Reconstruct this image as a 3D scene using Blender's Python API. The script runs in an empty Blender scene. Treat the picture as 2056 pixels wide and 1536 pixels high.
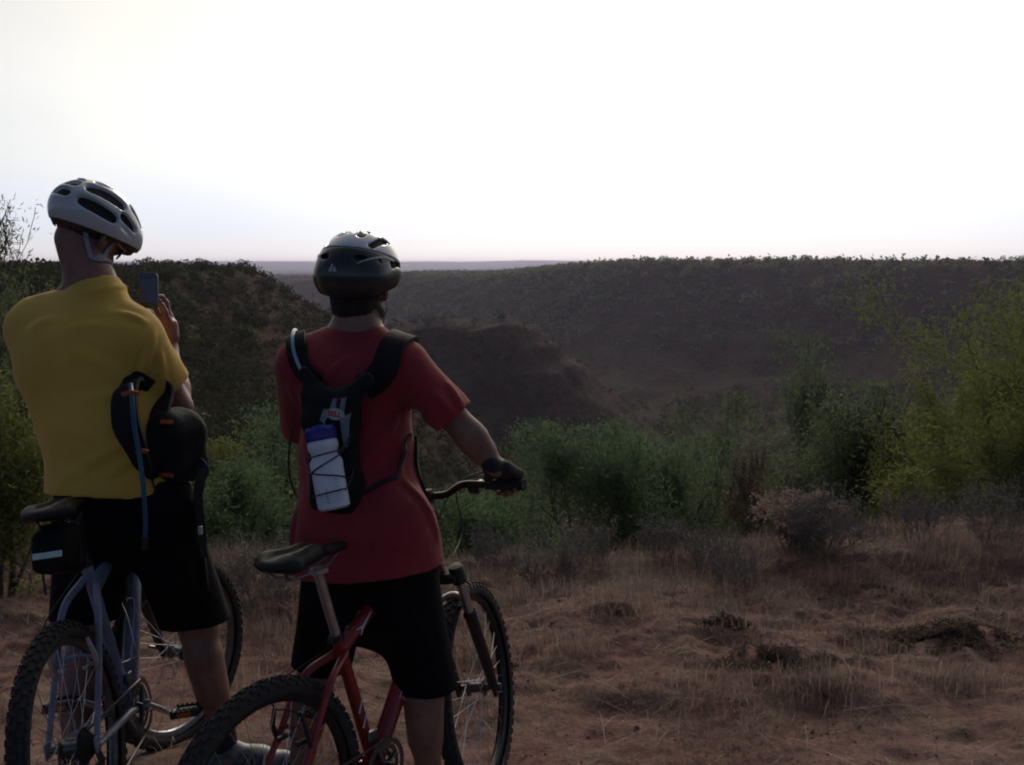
# Two mountain bikers with their bikes on the rim of a hazy red canyon, seen from behind against a white sky.
import bpy, math, random
import numpy as np
from mathutils import Vector, Matrix

random.seed(7)
RNG = np.random.default_rng(11)
SC = bpy.context.scene
COL = SC.collection
R_ = math.radians
F32 = np.float32

# ------------------------------------------------------------------ camera model (used to lay the place out in metres)
CAM_H = 1.75
FPX = 2150.0
PITCH = math.atan(240 / FPX)
_cp, _sp = math.cos(PITCH), math.sin(PITCH)


def at(px, py, D):
    """world point seen at photo pixel (px, py), D metres ahead of the camera"""
    u = (px - 1028) / FPX
    v = (768 - py) / FPX
    d = np.array([u, _cp + v * _sp, -_sp + v * _cp])
    return np.array([0, 0, CAM_H]) + d * (D / d[1])


def nrm(v):
    v = np.asarray(v, float)
    return v / (np.linalg.norm(v) + 1e-12)


# ------------------------------------------------------------------ object helpers
def tag(o, label=None, cat=None, group=None, kind=None):
    if label: o['label'] = label
    if cat: o['category'] = cat
    if group: o['group'] = group
    if kind: o['kind'] = kind
    return o


def empty(name, loc=(0, 0, 0), rot=(0, 0, 0), label=None, cat=None, group=None):
    o = bpy.data.objects.new(name, None)
    COL.objects.link(o)
    o.empty_display_size = .1
    o.location = loc
    o.rotation_euler = rot
    return tag(o, label, cat, group)


def mk(name, V, Fc, mat, parent=None, off=None, smooth=True):
    """link a mesh; V is an (n,3) array, Fc a list of faces or an (m,k) array"""
    V = np.asarray(V, dtype=np.float64).reshape(-1, 3)
    if off is not None:
        V = V - np.asarray(off)
    me = bpy.data.meshes.new(name)
    if isinstance(Fc, np.ndarray):
        m, k = Fc.shape
        me.vertices.add(len(V)); me.vertices.foreach_set('co', V.astype(F32).ravel())
        me.loops.add(m * k); me.loops.foreach_set('vertex_index', Fc.astype(np.int32).ravel())
        me.polygons.add(m)
        me.polygons.foreach_set('loop_start', np.arange(0, m * k, k, dtype=np.int32))
        me.polygons.foreach_set('loop_total', np.full(m, k, dtype=np.int32))
        me.update(calc_edges=True)
    else:
        me.from_pydata([tuple(v) for v in V], [], [tuple(f) for f in Fc])
        me.update()
    if smooth:
        me.polygons.foreach_set('use_smooth', np.ones(len(me.polygons), dtype=bool))
    for m_ in (mat if isinstance(mat, (list, tuple)) else [mat]):
        me.materials.append(m_)
    o = bpy.data.objects.new(name, me)
    COL.objects.link(o)
    if parent is not None:
        o.parent = parent
    return o


class MB:
    """collects shapes and links them as one mesh"""
    def __init__(self):
        self.V = []; self.F = []; self.n = 0

    def add(self, V, Fc):
        V = np.asarray(V, float).reshape(-1, 3)
        self.V.append(V)
        self.F += [tuple(int(i) + self.n for i in f) for f in Fc]
        self.n += len(V)
        return self

    def tube(self, pts, r, n=10, cap=True, closed=False, flat=1.0, nv=None):
        P = np.asarray(pts, float)
        m = len(P)
        r = np.full(m, r, float) if np.isscalar(r) else np.asarray(r, float)
        T = np.zeros_like(P)
        for i in range(m):
            a, b = (P[(i - 1) % m], P[(i + 1) % m]) if closed else (P[max(i - 1, 0)], P[min(i + 1, m - 1)])
            T[i] = nrm(b - a)
        up = np.array(nv if nv is not None else (0, 0, 1.))
        if abs(np.dot(nrm(up), T[0])) > .95 and nv is None: up = np.array([1., 0, 0])
        N = nrm(up - T[0] * np.dot(up, T[0]))
        V = []
        a = np.arange(n) / n * 2 * math.pi
        for i in range(m):
            if nv is not None: N = np.array(nv, float)
            N = nrm(N - T[i] * np.dot(N, T[i]))
            B = np.cross(T[i], N)
            V.append(P[i] + r[i] * (np.cos(a)[:, None] * N * flat + np.sin(a)[:, None] * B))
        Fc = []
        for i in range(m if closed else m - 1):
            k = (i + 1) % m
            for j in range(n):
                l = (j + 1) % n
                Fc.append((i * n + j, i * n + l, k * n + l, k * n + j))
        if cap and not closed:
            Fc.append(tuple(range(n))[::-1])
            Fc.append(tuple(range((m - 1) * n, m * n)))
        return self.add(np.vstack(V), Fc)

    def box(self, c, half, R=None, b=0.0):
        c = np.asarray(c, float); h = np.asarray(half, float)
        R = np.eye(3) if R is None else np.asarray(R, float)
        if b <= 0:
            V = np.array([[x, y, z] for x in (-1, 1) for y in (-1, 1) for z in (-1, 1)], float) * h
            Fc = [(0, 1, 3, 2), (4, 6, 7, 5), (0, 4, 5, 1), (2, 3, 7, 6), (0, 2, 6, 4), (1, 5, 7, 3)]
        else:
            V = []; ids = {}
            for x in (-1, 1):
                for y in (-1, 1):
                    for z in (-1, 1):
                        for ax in range(3):
                            v = np.array([x, y, z], float) * (h - b)
                            v[ax] = (x, y, z)[ax] * h[ax]
                            ids[(x, y, z, ax)] = len(V); V.append(v)
            Fc = []
            S = (-1, 1)
            for ax in range(3):
                o = [a for a in range(3) if a != ax]
                for s in S:
                    q = []
                    for (p, r) in ((-1, -1), (1, -1), (1, 1), (-1, 1)):
                        k = [0, 0, 0]; k[ax] = s; k[o[0]] = p; k[o[1]] = r
                        q.append(ids[(k[0], k[1], k[2], ax)])
                    Fc.append(q)
            for ax in range(3):
                o = [a for a in range(3) if a != ax]
                for p in S:
                    for r in S:
                        q = []
                        for (s, w) in ((-1, 0), (1, 0), (1, 1), (-1, 1)):
                            k = [0, 0, 0]; k[ax] = s; k[o[0]] = p; k[o[1]] = r
                            q.append(ids[(k[0], k[1], k[2], o[w])])
                        Fc.append(q)
            for x in S:
                for y in S:
                    for z in S:
                        Fc.append([ids[(x, y, z, a)] for a in range(3)])
            V = np.array(V)
            fixed = []
            for f in Fc:
                pc = V[list(f)].mean(0); nn = np.cross(V[f[1]] - V[f[0]], V[f[2]] - V[f[0]])
                fixed.append(f if np.dot(nn, pc) > 0 else f[::-1])
            Fc = fixed
        return self.add(V @ R.T + c, Fc)

    def lathe(self, prof, c, axis, n=32, closed=False):
        """prof: list of (radius, offset along axis)"""
        c = np.asarray(c, float); A = nrm(axis)
        t = np.array([0, 0, 1.]) if abs(A[2]) < .9 else np.array([1., 0, 0])
        X = nrm(np.cross(t, A)); Y = np.cross(A, X)
        a = np.arange(n) / n * 2 * math.pi
        ring = np.cos(a)[:, None] * X + np.sin(a)[:, None] * Y
        V = np.vstack([c + A * h + r * ring for r, h in prof])
        m = len(prof); Fc = []
        for i in range(m if closed else m - 1):
            k = (i + 1) % m
            for j in range(n):
                l = (j + 1) % n
                Fc.append((i * n + j, i * n + l, k * n + l, k * n + j))
        return self.add(V, Fc)

    def ribbon(self, pts, nors, w, t):
        """flat strap: pts, surface normals, width, thickness"""
        P = np.asarray(pts, float); N = np.asarray(nors, float); m = len(P)
        w = np.full(m, w, float) if np.isscalar(w) else np.asarray(w, float)
        V = []
        for i in range(m):
            T = nrm(P[min(i + 1, m - 1)] - P[max(i - 1, 0)])
            n = nrm(N[i] - T * np.dot(N[i], T)); S = np.cross(T, n)
            for a, b in ((-1, 0), (1, 0), (1, 1), (-1, 1)):
                V.append(P[i] + S * a * w[i] / 2 + n * t * (b - .3) * (1 if b else 1))
        Fc = [(0, 1, 2, 3)[::-1], tuple((m - 1) * 4 + k for k in range(4))]
        for i in range(m - 1):
            for j in range(4):
                l = (j + 1) % 4
                Fc.append((i * 4 + j, i * 4 + l, i * 4 + 4 + l, i * 4 + 4 + j))
        return self.add(V, Fc)

    def build(self, name, mat, parent=None, off=None, smooth=True, bevel=0):
        o = mk(name, np.vstack(self.V), self.F, mat, parent, off, smooth)
        if smooth:
            autosmooth(o)
        return o


def autosmooth(o, ang=40):
    me = o.data
    try:
        me.set_sharp_from_angle(angle=R_(ang))
    except Exception:
        pass


def spline(pts, n=8):
    """Catmull-Rom through pts"""
    P = np.asarray(pts, float)
    P = np.vstack([2 * P[0] - P[1], P, 2 * P[-1] - P[-2]])
    out = []
    for i in range(1, len(P) - 2):
        for k in range(n):
            t = k / n
            a, b, c, d = P[i - 1], P[i], P[i + 1], P[i + 2]
            out.append(.5 * (2 * b + (c - a) * t + (2 * a - 5 * b + 4 * c - d) * t * t + (-a + 3 * b - 3 * c + d) * t ** 3))
    out.append(P[-2])
    return np.array(out)


# ------------------------------------------------------------------ value noise (numpy)
def _hash(ix, iy, iz, seed):
    h = (ix.astype(np.int64) * 374761393 + iy.astype(np.int64) * 668265263 + iz.astype(np.int64) * 2147483647 + seed * 974711) & 0xffffffff
    h = ((h ^ (h >> 13)) * 1274126177) & 0xffffffff
    h = (h ^ (h >> 16)) & 0xffff
    return h.astype(F32) / 65535.0


def vnoise(x, y, z=None, seed=0):
    x = np.asarray(x, float); y = np.asarray(y, float)
    z = np.zeros_like(x) if z is None else np.asarray(z, float)
    ix, iy, iz = np.floor(x), np.floor(y), np.floor(z)
    fx, fy, fz = x - ix, y - iy, z - iz
    fx, fy, fz = [f * f * (3 - 2 * f) for f in (fx, fy, fz)]
    r = 0
    for a in (0, 1):
        for b in (0, 1):
            for c in ((0, 1) if np.any(fz) else (0,)):
                w = (fx if a else 1 - fx) * (fy if b else 1 - fy) * (fz if c else 1 - fz)
                r = r + w * _hash(ix + a, iy + b, iz + c, seed)
    return r * 2 - 1


def fbm(x, y, z=None, oct=4, seed=0):
    s = 0; a = 1; t = 0
    x = np.asarray(x, float); y = np.asarray(y, float)
    for i in range(oct):
        s = s + a * vnoise(x * 2 ** i + 17.3 * i, y * 2 ** i - 9.1 * i, None if z is None else z * 2 ** i, seed + i)
        t += a; a *= .5
    return s / t


def sstep(a, b, x):
    t = np.clip((np.asarray(x, float) - a) / (b - a), 0, 1)
    return t * t * (3 - 2 * t)


# ------------------------------------------------------------------ signed-distance modelling + surface nets
class SDF:
    def __init__(self, disp=None):
        self.ops = []; self.disp = disp

    def _a(self, fn, lo, hi, k, mode):
        self.ops.append((fn, np.asarray(lo, F32), np.asarray(hi, F32), k, mode)); return self

    def cap(self, a, b, ra, rb, k=.02, mode='u', flat=None, cut=None):
        """tapered capsule; flat=(n, s): squash by s along n; cut=[(point, normal)]: keep the side against the normal"""
        a = np.asarray(a, F32); b = np.asarray(b, F32)
        ba = b - a; L2 = float(ba @ ba) + 1e-9
        fl = None if flat is None else (nrm(flat[0]).astype(F32), float(flat[1]))
        cuts = [(np.asarray(p, F32), nrm(n).astype(F32)) for p, n in (cut or [])]

        def fn(P):
            q = P - a
            h = np.clip(q @ ba / L2, 0, 1)
            q = q - h[:, None] * ba
            if fl:
                t = q @ fl[0]
                q = q + (t * (1 / fl[1] - 1))[:, None] * fl[0]
            d = np.sqrt((q * q).sum(1)) - (ra + (rb - ra) * h)
            if fl:
                d = d * (fl[1] if fl[1] < 1 else 1) ** .5
            for p, n in cuts:
                d = np.maximum(d, (P - p) @ n)
            return d
        m = max(ra, rb) * (max(1, fl[1]) if fl else 1)
        return self._a(fn, np.minimum(a, b) - m, np.maximum(a, b) + m, k, mode)

    def ell(self, c, r, R=None, k=.02, mode='u', cut=None):
        c = np.asarray(c, F32); r = np.asarray(r, F32)
        R = np.eye(3, dtype=F32) if R is None else np.asarray(R, F32)
        cuts = [(np.asarray(p, F32), nrm(n).astype(F32)) for p, n in (cut or [])]

        def fn(P):
            q = (P - c) @ R
            k0 = np.sqrt(((q / r) ** 2).sum(1)); k1 = np.sqrt(((q / (r * r)) ** 2).sum(1)) + 1e-6
            d = k0 * (k0 - 1) / k1
            for p, n in cuts:
                d = np.maximum(d, (P - p) @ n)
            return d
        m = float(r.max())
        return self._a(fn, c - m, c + m, k, mode)

    def box(self, c, half, rad, R=None, k=.01, mode='u'):
        c = np.asarray(c, F32); h = np.asarray(half, F32) - rad
        R = np.eye(3, dtype=F32) if R is None else np.asarray(R, F32)

        def fn(P):
            q = np.abs((P - c) @ R) - h
            return np.sqrt((np.maximum(q, 0) ** 2).sum(1)) + np.minimum(q.max(1), 0) - rad
        m = float(np.linalg.norm(half))
        return self._a(fn, c - m, c + m, k, mode)

    def torus(self, c, ax, R, r, k=.01, mode='u', sq=None):
        c = np.asarray(c, F32); A = nrm(ax).astype(F32)

        def fn(P):
            q = P - c; h = q @ A; q = q - h[:, None] * A
            if sq is not None:
                n = np.asarray(sq[0], F32); q = q + ((q @ n) * (1 / sq[1] - 1))[:, None] * n
            return np.sqrt((np.sqrt((q * q).sum(1)) - R) ** 2 + h * h) - r
        m = (R + r) * 1.5
        return self._a(fn, c - m, c + m, k, mode)

    def plane(self, p, n, lo, hi, mode='i', k=.002):
        """keep the side against n"""
        p = np.asarray(p, F32); n = nrm(n).astype(F32)
        return self._a(lambda P: (P - p) @ n, lo, hi, k, mode)

    def chain(self, pts, r, k=.006, mode='u'):
        r = [r] * len(pts) if np.isscalar(r) else r
        for i in range(len(pts) - 1):
            self.cap(pts[i], pts[i + 1], r[i], r[i + 1], k if i else k, mode)
        return self

    def ev(self, P):
        P = np.asarray(P, F32)
        d = np.full(len(P), .12, F32)
        for fn, lo, hi, k, mode in self.ops:
            if mode == 'i':
                d = np.maximum(d, fn(P)); continue
            mg = .07 + k
            m = np.nonzero(((P > lo - mg) & (P < hi + mg)).all(1))[0]
            if len(m) == 0: continue
            v = fn(P[m]); o = d[m]
            if mode == 'u':
                h = np.maximum(k - np.abs(o - v), 0) / k
                d[m] = np.minimum(o, v) - h * h * k * .25
            elif mode == 's':
                h = np.maximum(k - np.abs(o + v), 0) / k
                d[m] = np.maximum(o, -v) + h * h * k * .25
        if self.disp is not None:
            m = np.nonzero(np.abs(d) < .06)[0]
            if len(m): d[m] += self.disp(P[m])
        return d

    def bounds(self):
        lo = np.min([o[1] for o in self.ops if o[4] == 'u'], 0); hi = np.max([o[2] for o in self.ops if o[4] == 'u'], 0)
        return lo - .02, hi + .02

    def snap(self, P, off=0.0, it=6):
        """move points to the surface (+off); returns points and normals"""
        P = np.asarray(P, float).copy()
        for _ in range(it):
            d = self.ev(P); N = self.normal(P)
            P -= N * np.clip(d - off, -.05, .05)[:, None]
        return P, self.normal(P)

    def normal(self, P, e=.004):
        P = np.asarray(P, float); N = np.zeros_like(P)
        for i in range(3):
            o = np.zeros(3); o[i] = e
            N[:, i] = self.ev(P + o) - self.ev(P - o)
        return N / (np.linalg.norm(N, axis=1, keepdims=True) + 1e-9)

    def mesh(self, vox=.004, lo=None, hi=None):
        b = self.bounds()
        lo = np.asarray(b[0] if lo is None else lo, float); hi = np.asarray(b[1] if hi is None else hi, float)
        S = 4
        nc = np.ceil((hi - lo) / (vox * S)).astype(int) + 1
        g = np.stack(np.meshgrid(*[np.arange(n) for n in nc], indexing='ij'), -1).reshape(-1, 3)
        dc = self.ev(lo + (g + .5 - .5 / S) * vox * S).reshape(nc)
        act = np.abs(dc) < vox * S * 1.25
        D = np.repeat(np.repeat(np.repeat(np.where(dc < 0, -1, 1).astype(F32), S, 0), S, 1), S, 2)
        ci = np.argwhere(act)
        o = np.stack(np.meshgrid(*[np.arange(S)] * 3, indexing='ij'), -1).reshape(-1, 3)
        fi = (ci[:, None, :] * S + o[None]).reshape(-1, 3)
        vals = np.empty(len(fi), F32)
        for s in range(0, len(fi), 400000):
            vals[s:s + 400000] = self.ev(lo + fi[s:s + 400000] * vox)
        D[fi[:, 0], fi[:, 1], fi[:, 2]] = vals
        return surface_nets(D, lo, vox)


def surface_nets(D, lo, vox):
    ins = D < 0
    s = np.zeros(np.array(D.shape) - 1, np.int8)
    cs = [(a, b, c) for a in (0, 1) for b in (0, 1) for c in (0, 1)]
    nx, ny, nz = D.shape
    for a, b, c in cs:
        s += ins[a:nx - 1 + a, b:ny - 1 + b, c:nz - 1 + c]
    cell = np.argwhere((s > 0) & (s < 8))
    idx = np.full(s.shape, -1, np.int32)
    idx[cell[:, 0], cell[:, 1], cell[:, 2]] = np.arange(len(cell))
    val = np.stack([D[cell[:, 0] + a, cell[:, 1] + b, cell[:, 2] + c] for a, b, c in cs], 1)
    acc = np.zeros((len(cell), 3)); cnt = np.zeros(len(cell))
    C = np.array(cs, float)
    for i in range(8):
        for j in range(i + 1, 8):
            if np.abs(C[i] - C[j]).sum() != 1: continue
            m = (val[:, i] < 0) != (val[:, j] < 0)
            t = np.clip(val[:, i] / np.where(m, val[:, i] - val[:, j], 1), 0, 1)
            acc += m[:, None] * (C[i] + t[:, None] * (C[j] - C[i])); cnt += m
    V = lo + (cell + acc / np.maximum(cnt, 1)[:, None]) * vox
    Fs = []
    for ax in range(3):
        a0 = [slice(None)] * 3; a1 = [slice(None)] * 3
        a0[ax] = slice(0, -1); a1[ax] = slice(1, None)
        A = ins[tuple(a0)]; B = ins[tuple(a1)]
        e = np.argwhere(A != B)
        u, w = (ax + 1) % 3, (ax + 2) % 3
        e = e[(e[:, u] > 0) & (e[:, w] > 0) & (e[:, u] < D.shape[u] - 1) & (e[:, w] < D.shape[w] - 1)]
        fl = A[e[:, 0], e[:, 1], e[:, 2]]
        q = []
        for du, dw in ((-1, -1), (0, -1), (0, 0), (-1, 0)):
            k = e.copy(); k[:, u] += du; k[:, w] += dw
            q.append(idx[k[:, 0], k[:, 1], k[:, 2]])
        q = np.stack(q, 1)
        q[~fl] = q[~fl][:, ::-1]
        Fs.append(q)
    Fq = np.vstack(Fs)
    Fq = Fq[(Fq >= 0).all(1)]
    return V, Fq


def rotm(yaw_right=0, pitch_down=0, roll_right=0):
    """head frame: x right, y forward, z up; columns are the axes in world space"""
    y = Matrix.Rotation(-R_(yaw_right), 3, 'Z'); p = Matrix.Rotation(-R_(pitch_down), 3, 'X'); r = Matrix.Rotation(R_(roll_right), 3, 'Y')
    return np.array(y @ p @ r)


# ------------------------------------------------------------------ materials
def mat(name, col, rough=.6, var=.0, scale=20., bump=0., bscale=80., metal=0., spec=.5, sheen=0., detail=4., col2=None, coat=0., trans=0.):
    m = bpy.data.materials.new(name); m.use_nodes = True
    nt = m.node_tree; b = nt.nodes['Principled BSDF']
    b.inputs['Roughness'].default_value = rough
    b.inputs['Metallic'].default_value = metal
    b.inputs['Specular IOR Level'].default_value = spec
    if sheen:
        b.inputs['Sheen Weight'].default_value = sheen
    if coat:
        b.inputs['Coat Weight'].default_value = coat
    c = (*col, 1)
    tc = nt.nodes.new('ShaderNodeTexCoord')
    if var > 0 or col2 is not None:
        n = nt.nodes.new('ShaderNodeTexNoise'); n.inputs['Scale'].default_value = scale; n.inputs['Detail'].default_value = detail
        nt.links.new(tc.outputs['Object'], n.inputs['Vector'])
        r = nt.nodes.new('ShaderNodeValToRGB')
        r.color_ramp.elements[0].position = .32; r.color_ramp.elements[1].position = .68
        a = tuple(x * (1 - var) for x in col) if col2 is None else col2
        r.color_ramp.elements[0].color = (*a, 1)
        r.color_ramp.elements[1].color = tuple(min(1, x * (1 + var)) for x in col) + (1,)
        nt.links.new(n.outputs['Fac'], r.inputs['Fac'])
        nt.links.new(r.outputs['Color'], b.inputs['Base Color'])
    else:
        b.inputs['Base Color'].default_value = c
    if bump > 0:
        n2 = nt.nodes.new('ShaderNodeTexNoise'); n2.inputs['Scale'].default_value = bscale; n2.inputs['Detail'].default_value = 5
        nt.links.new(tc.outputs['Object'], n2.inputs['Vector'])
        bp = nt.nodes.new('ShaderNodeBump'); bp.inputs['Strength'].default_value = bump; bp.inputs['Distance'].default_value = .01
        nt.links.new(n2.outputs['Fac'], bp.inputs['Height'])
        nt.links.new(bp.outputs['Normal'], b.inputs['Normal'])
    return m


def leafmat(name, cols, transl=.45, rough=.6, clump=0.):
    """foliage: colour differs from leaf to leaf; light passes through"""
    m = bpy.data.materials.new(name); m.use_nodes = True
    nt = m.node_tree; nt.nodes.clear()
    out = nt.nodes.new('ShaderNodeOutputMaterial')
    geo = nt.nodes.new('ShaderNodeNewGeometry')
    r = nt.nodes.new('ShaderNodeValToRGB')
    els = r.color_ramp.elements
    while len(els) < len(cols): els.new(.5)
    for i, c in enumerate(cols):
        els[i].position = i / (len(cols) - 1); els[i].color = (*c, 1)
    nt.links.new(geo.outputs['Random Per Island'], r.inputs['Fac'])
    d = nt.nodes.new('ShaderNodeBsdfPrincipled'); d.inputs['Roughness'].default_value = rough
    d.inputs['Specular IOR Level'].default_value = .25 if transl > .2 else .05
    t = nt.nodes.new('ShaderNodeBsdfTranslucent')
    mx = nt.nodes.new('ShaderNodeMixShader'); mx.inputs[0].default_value = transl
    nt.links.new(r.outputs['Color'], d.inputs['Base Color']); nt.links.new(r.outputs['Color'], t.inputs['Color'])
    nt.links.new(d.outputs[0], mx.inputs[1]); nt.links.new(t.outputs[0], mx.inputs[2])
    nt.links.new(mx.outputs[0], out.inputs['Surface'])
    return m
# ------------------------------------------------------------------ the lie of the land
RIM = np.array([(-7, 7.2), (-3.5, 6.6), (-1, 6.4), (2, 6.9), (4.5, 7.4), (8, 8), (14, 9), (26, 13), (60, 28), (120, 62), (190, 140), (172, 215),
                (124, 262), (85, 318), (43, 352), (12, 395), (-27, 455), (-62, 530), (-140, 640), (-300, 900), (-430, 800),
                (-190, 430), (-98, 250), (-54, 150), (-31, 120), (-24, 100), (-26, 70), (-22, 45), (-14, 22)], float)


def rim_dist(x, y):
    """distance to the canyon rim, positive inside the canyon"""
    x = np.asarray(x, float); y = np.asarray(y, float)
    d2 = np.full(x.shape, 1e12); ins = np.zeros(x.shape, bool)
    n = len(RIM)
    for i in range(n):
        ax, ay = RIM[i]; bx, by = RIM[(i + 1) % n]
        ex, ey = bx - ax, by - ay
        t = np.clip(((x - ax) * ex + (y - ay) * ey) / (ex * ex + ey * ey), 0, 1)
        d2 = np.minimum(d2, (x - ax - t * ex) ** 2 + (y - ay - t * ey) ** 2)
        c = ((ay > y) != (by > y))
        xi = ax + (y - ay) / np.where(ey == 0, 1e-9, ey) * ex
        ins ^= c & (x < xi)
    d = np.sqrt(d2)
    return np.where(ins, d, -d)


PD = [(-1e5, 0), (-1.2, 0), (0, .12), (1.5, .85), (3, 1.9), (6, 4.1), (12, 8.6), (25, 18), (45, 27), (75, 32), (110, 35.5), (150, 37), (1e5, 38)]
PDX = np.array([p[0] for p in PD]); PDY = np.array([p[1] for p in PD])


def seg_dist(x, y, a, b):
    ex, ey = b[0] - a[0], b[1] - a[1]
    t = np.clip(((x - a[0]) * ex + (y - a[1]) * ey) / (ex * ex + ey * ey), 0, 1)
    return np.hypot(x - a[0] - t * ex, y - a[1] - t * ey)


def height(x, y, fine=True):
    x = np.asarray(x, float); y = np.asarray(y, float)
    r = np.hypot(x, y)
    d = rim_dist(x, y)
    inner = sstep(6, 40, d)
    # side gullies and spurs
    g = fbm(x / 46, y / 46, oct=4, seed=3)
    g2 = 1 - 2 * np.abs(vnoise(x / 24 + 5, y / 24 - 3, seed=9))
    dd = d + inner * ((9 + 9 * sstep(20, 70, x)) * g + 2 + (5 + 6 * sstep(20, 70, x)) * g2 * sstep(15, 60, d))
    drop = np.interp(dd, PDX, PDY)
    # rock bands on the walls
    band = inner * .4 * np.sin(drop * 1.05 + 5 * g) * sstep(4, 9, drop) * (1 - sstep(26, 33, drop))
    base = .12 * sstep(-.72, -1.05, x) * (1 - .7 * sstep(3.1, 3.75, y)) * (r < 60)
    base = base + 1.15 * sstep(14, 60, r) * sstep(10, -20, x) * (1 - sstep(100, 150, r))
    base = base + (1.0 + .5 * sstep(0, 60, x)) * sstep(120, 300, r) * sstep(-10, 40, x) * (1 - sstep(600, 1500, r))
    base = base - 4.6 * sstep(58, -30, x) * sstep(320, 440, y) - 4.5 * sstep(-60, -160, x) * sstep(160, 450, y)
    base = base - 12 * sstep(500, 2600, r)
    hills = 24 + 7 * vnoise(x / 900, y / 900, seed=21) + 3 * vnoise(x / 260, y / 260, seed=22)
    base = base + hills * sstep(3700, 4900, r) * (1 - .25 * sstep(-.02, .35, x / np.maximum(r, 1)))
    z = base - drop + band
    # bench with its bluff below it
    bd = seg_dist(x, y, (-75, 232), (-4, 197)) - 10 - 2.4 * fbm(x / 9, y / 9, oct=3, seed=31)
    bz = -9.7 + .35 * vnoise(x / 12, y / 12, seed=32) - np.interp(bd, [-5, 0, 1.5, 3.5, 5, 8.5, 10, 15, 28, 60, 1e4], [0, .15, 2.8, 3.4, 6.2, 7.4, 10.5, 14, 27, 50, 9000])
    z = np.maximum(z, bz)
    # red buttress on the right
    for cx, cy, zt, w in ():
        q = np.hypot(x - cx, (y - cy) * .7) + 3.0 * fbm(x / 6, y / 6, oct=3, seed=35)
        z = np.maximum(z, zt - np.interp(q, [0, w, w + 2.5, w + 8, w + 30, 1e5], [0, 1.2, 3.6, 8, 27, 9e4]))
    far = sstep(12, 40, r)
    z = z + far * (.9 * (1 + 1.6 * sstep(120, 260, r)) * fbm(x / 11, y / 11, oct=4, seed=5) * (.35 + inner) + 2.0 * sstep(900, 2500, r) * vnoise(x / 150, y / 150, seed=6))
    if fine:
        nr = (1 - sstep(14, 30, r))
        hum = .11 * fbm(x / .95, y / .62, oct=3, seed=41) + .060 * fbm(x / .24, y / .15, oct=3, seed=44) + .010 * fbm(x / .05, y / .045, oct=2, seed=47)
        calm = .38 + .62 * sstep(3.3, 5.0, y)          # trodden where the bikes stand
        z = z + nr * hum * calm + nr * .10 * sstep(4.6, 6.0, y) * sstep(.5, 3, x) * (1 - sstep(7, 8, y))
    return z


def hz(x, y):
    return float(height(np.array([x], float), np.array([y], float))[0])


# near ground: one fine sheet; the rest: a sheet of rings out to the horizon
def noise_ramp(nt, vec, scale, stops, detail=6, rough=.6):
    n = nt.nodes.new('ShaderNodeTexNoise'); n.inputs['Scale'].default_value = scale; n.inputs['Detail'].default_value = detail
    n.inputs['Roughness'].default_value = rough
    nt.links.new(vec, n.inputs['Vector'])
    r = nt.nodes.new('ShaderNodeValToRGB')
    while len(r.color_ramp.elements) < len(stops): r.color_ramp.elements.new(.5)
    for i, (p, c) in enumerate(stops):
        r.color_ramp.elements[i].position = p
        r.color_ramp.elements[i].color = (*c, 1) if not np.isscalar(c) else (c, c, c, 1)
    nt.links.new(n.outputs['Fac'], r.inputs['Fac'])
    return r.outputs['Color']


def mixc(nt, f, a, b, mode='MIX'):
    m = nt.nodes.new('ShaderNodeMixRGB'); m.blend_type = mode
    for i, v in ((0, f), (1, a), (2, b)):
        if hasattr(v, 'node'): nt.links.new(v, m.inputs[i])
        elif np.isscalar(v): m.inputs[i].default_value = v
        else: m.inputs[i].default_value = (*v, 1)
    return m.outputs[0]


def dirt_material():
    m = bpy.data.materials.new('red_dirt'); m.use_nodes = True
    nt = m.node_tree; b = nt.nodes['Principled BSDF']; b.inputs['Roughness'].default_value = .95; b.inputs['Specular IOR Level'].default_value = .15
    tc = nt.nodes.new('ShaderNodeTexCoord'); v = tc.outputs['Object']
    big = noise_ramp(nt, v, .9, [(.3, (.19, .088, .072)), (.5, (.255, .138, .113)), (.7, (.295, .195, .162))])
    fine = noise_ramp(nt, v, 26, [(.25, .55), (.5, 1.0), (.78, 1.35)])
    c = mixc(nt, 1.0, big, fine, 'MULTIPLY')
    straw = noise_ramp(nt, v, 3.2, [(.48, 0.0), (.62, .75)])
    strawc = noise_ramp(nt, v, 60, [(.3, (.155, .102, .073)), (.7, (.33, .232, .165))])
    c = mixc(nt, straw, c, strawc)
    nt.links.new(c, b.inputs['Base Color'])
    n = nt.nodes.new('ShaderNodeTexNoise'); n.inputs['Scale'].default_value = 45; n.inputs['Detail'].default_value = 8; n.inputs['Roughness'].default_value = .7
    nt.links.new(v, n.inputs['Vector'])
    bp = nt.nodes.new('ShaderNodeBump'); bp.inputs['Strength'].default_value = .9; bp.inputs['Distance'].default_value = .025
    nt.links.new(n.outputs['Fac'], bp.inputs['Height']); nt.links.new(bp.outputs[0], b.inputs['Normal'])
    return m


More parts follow.
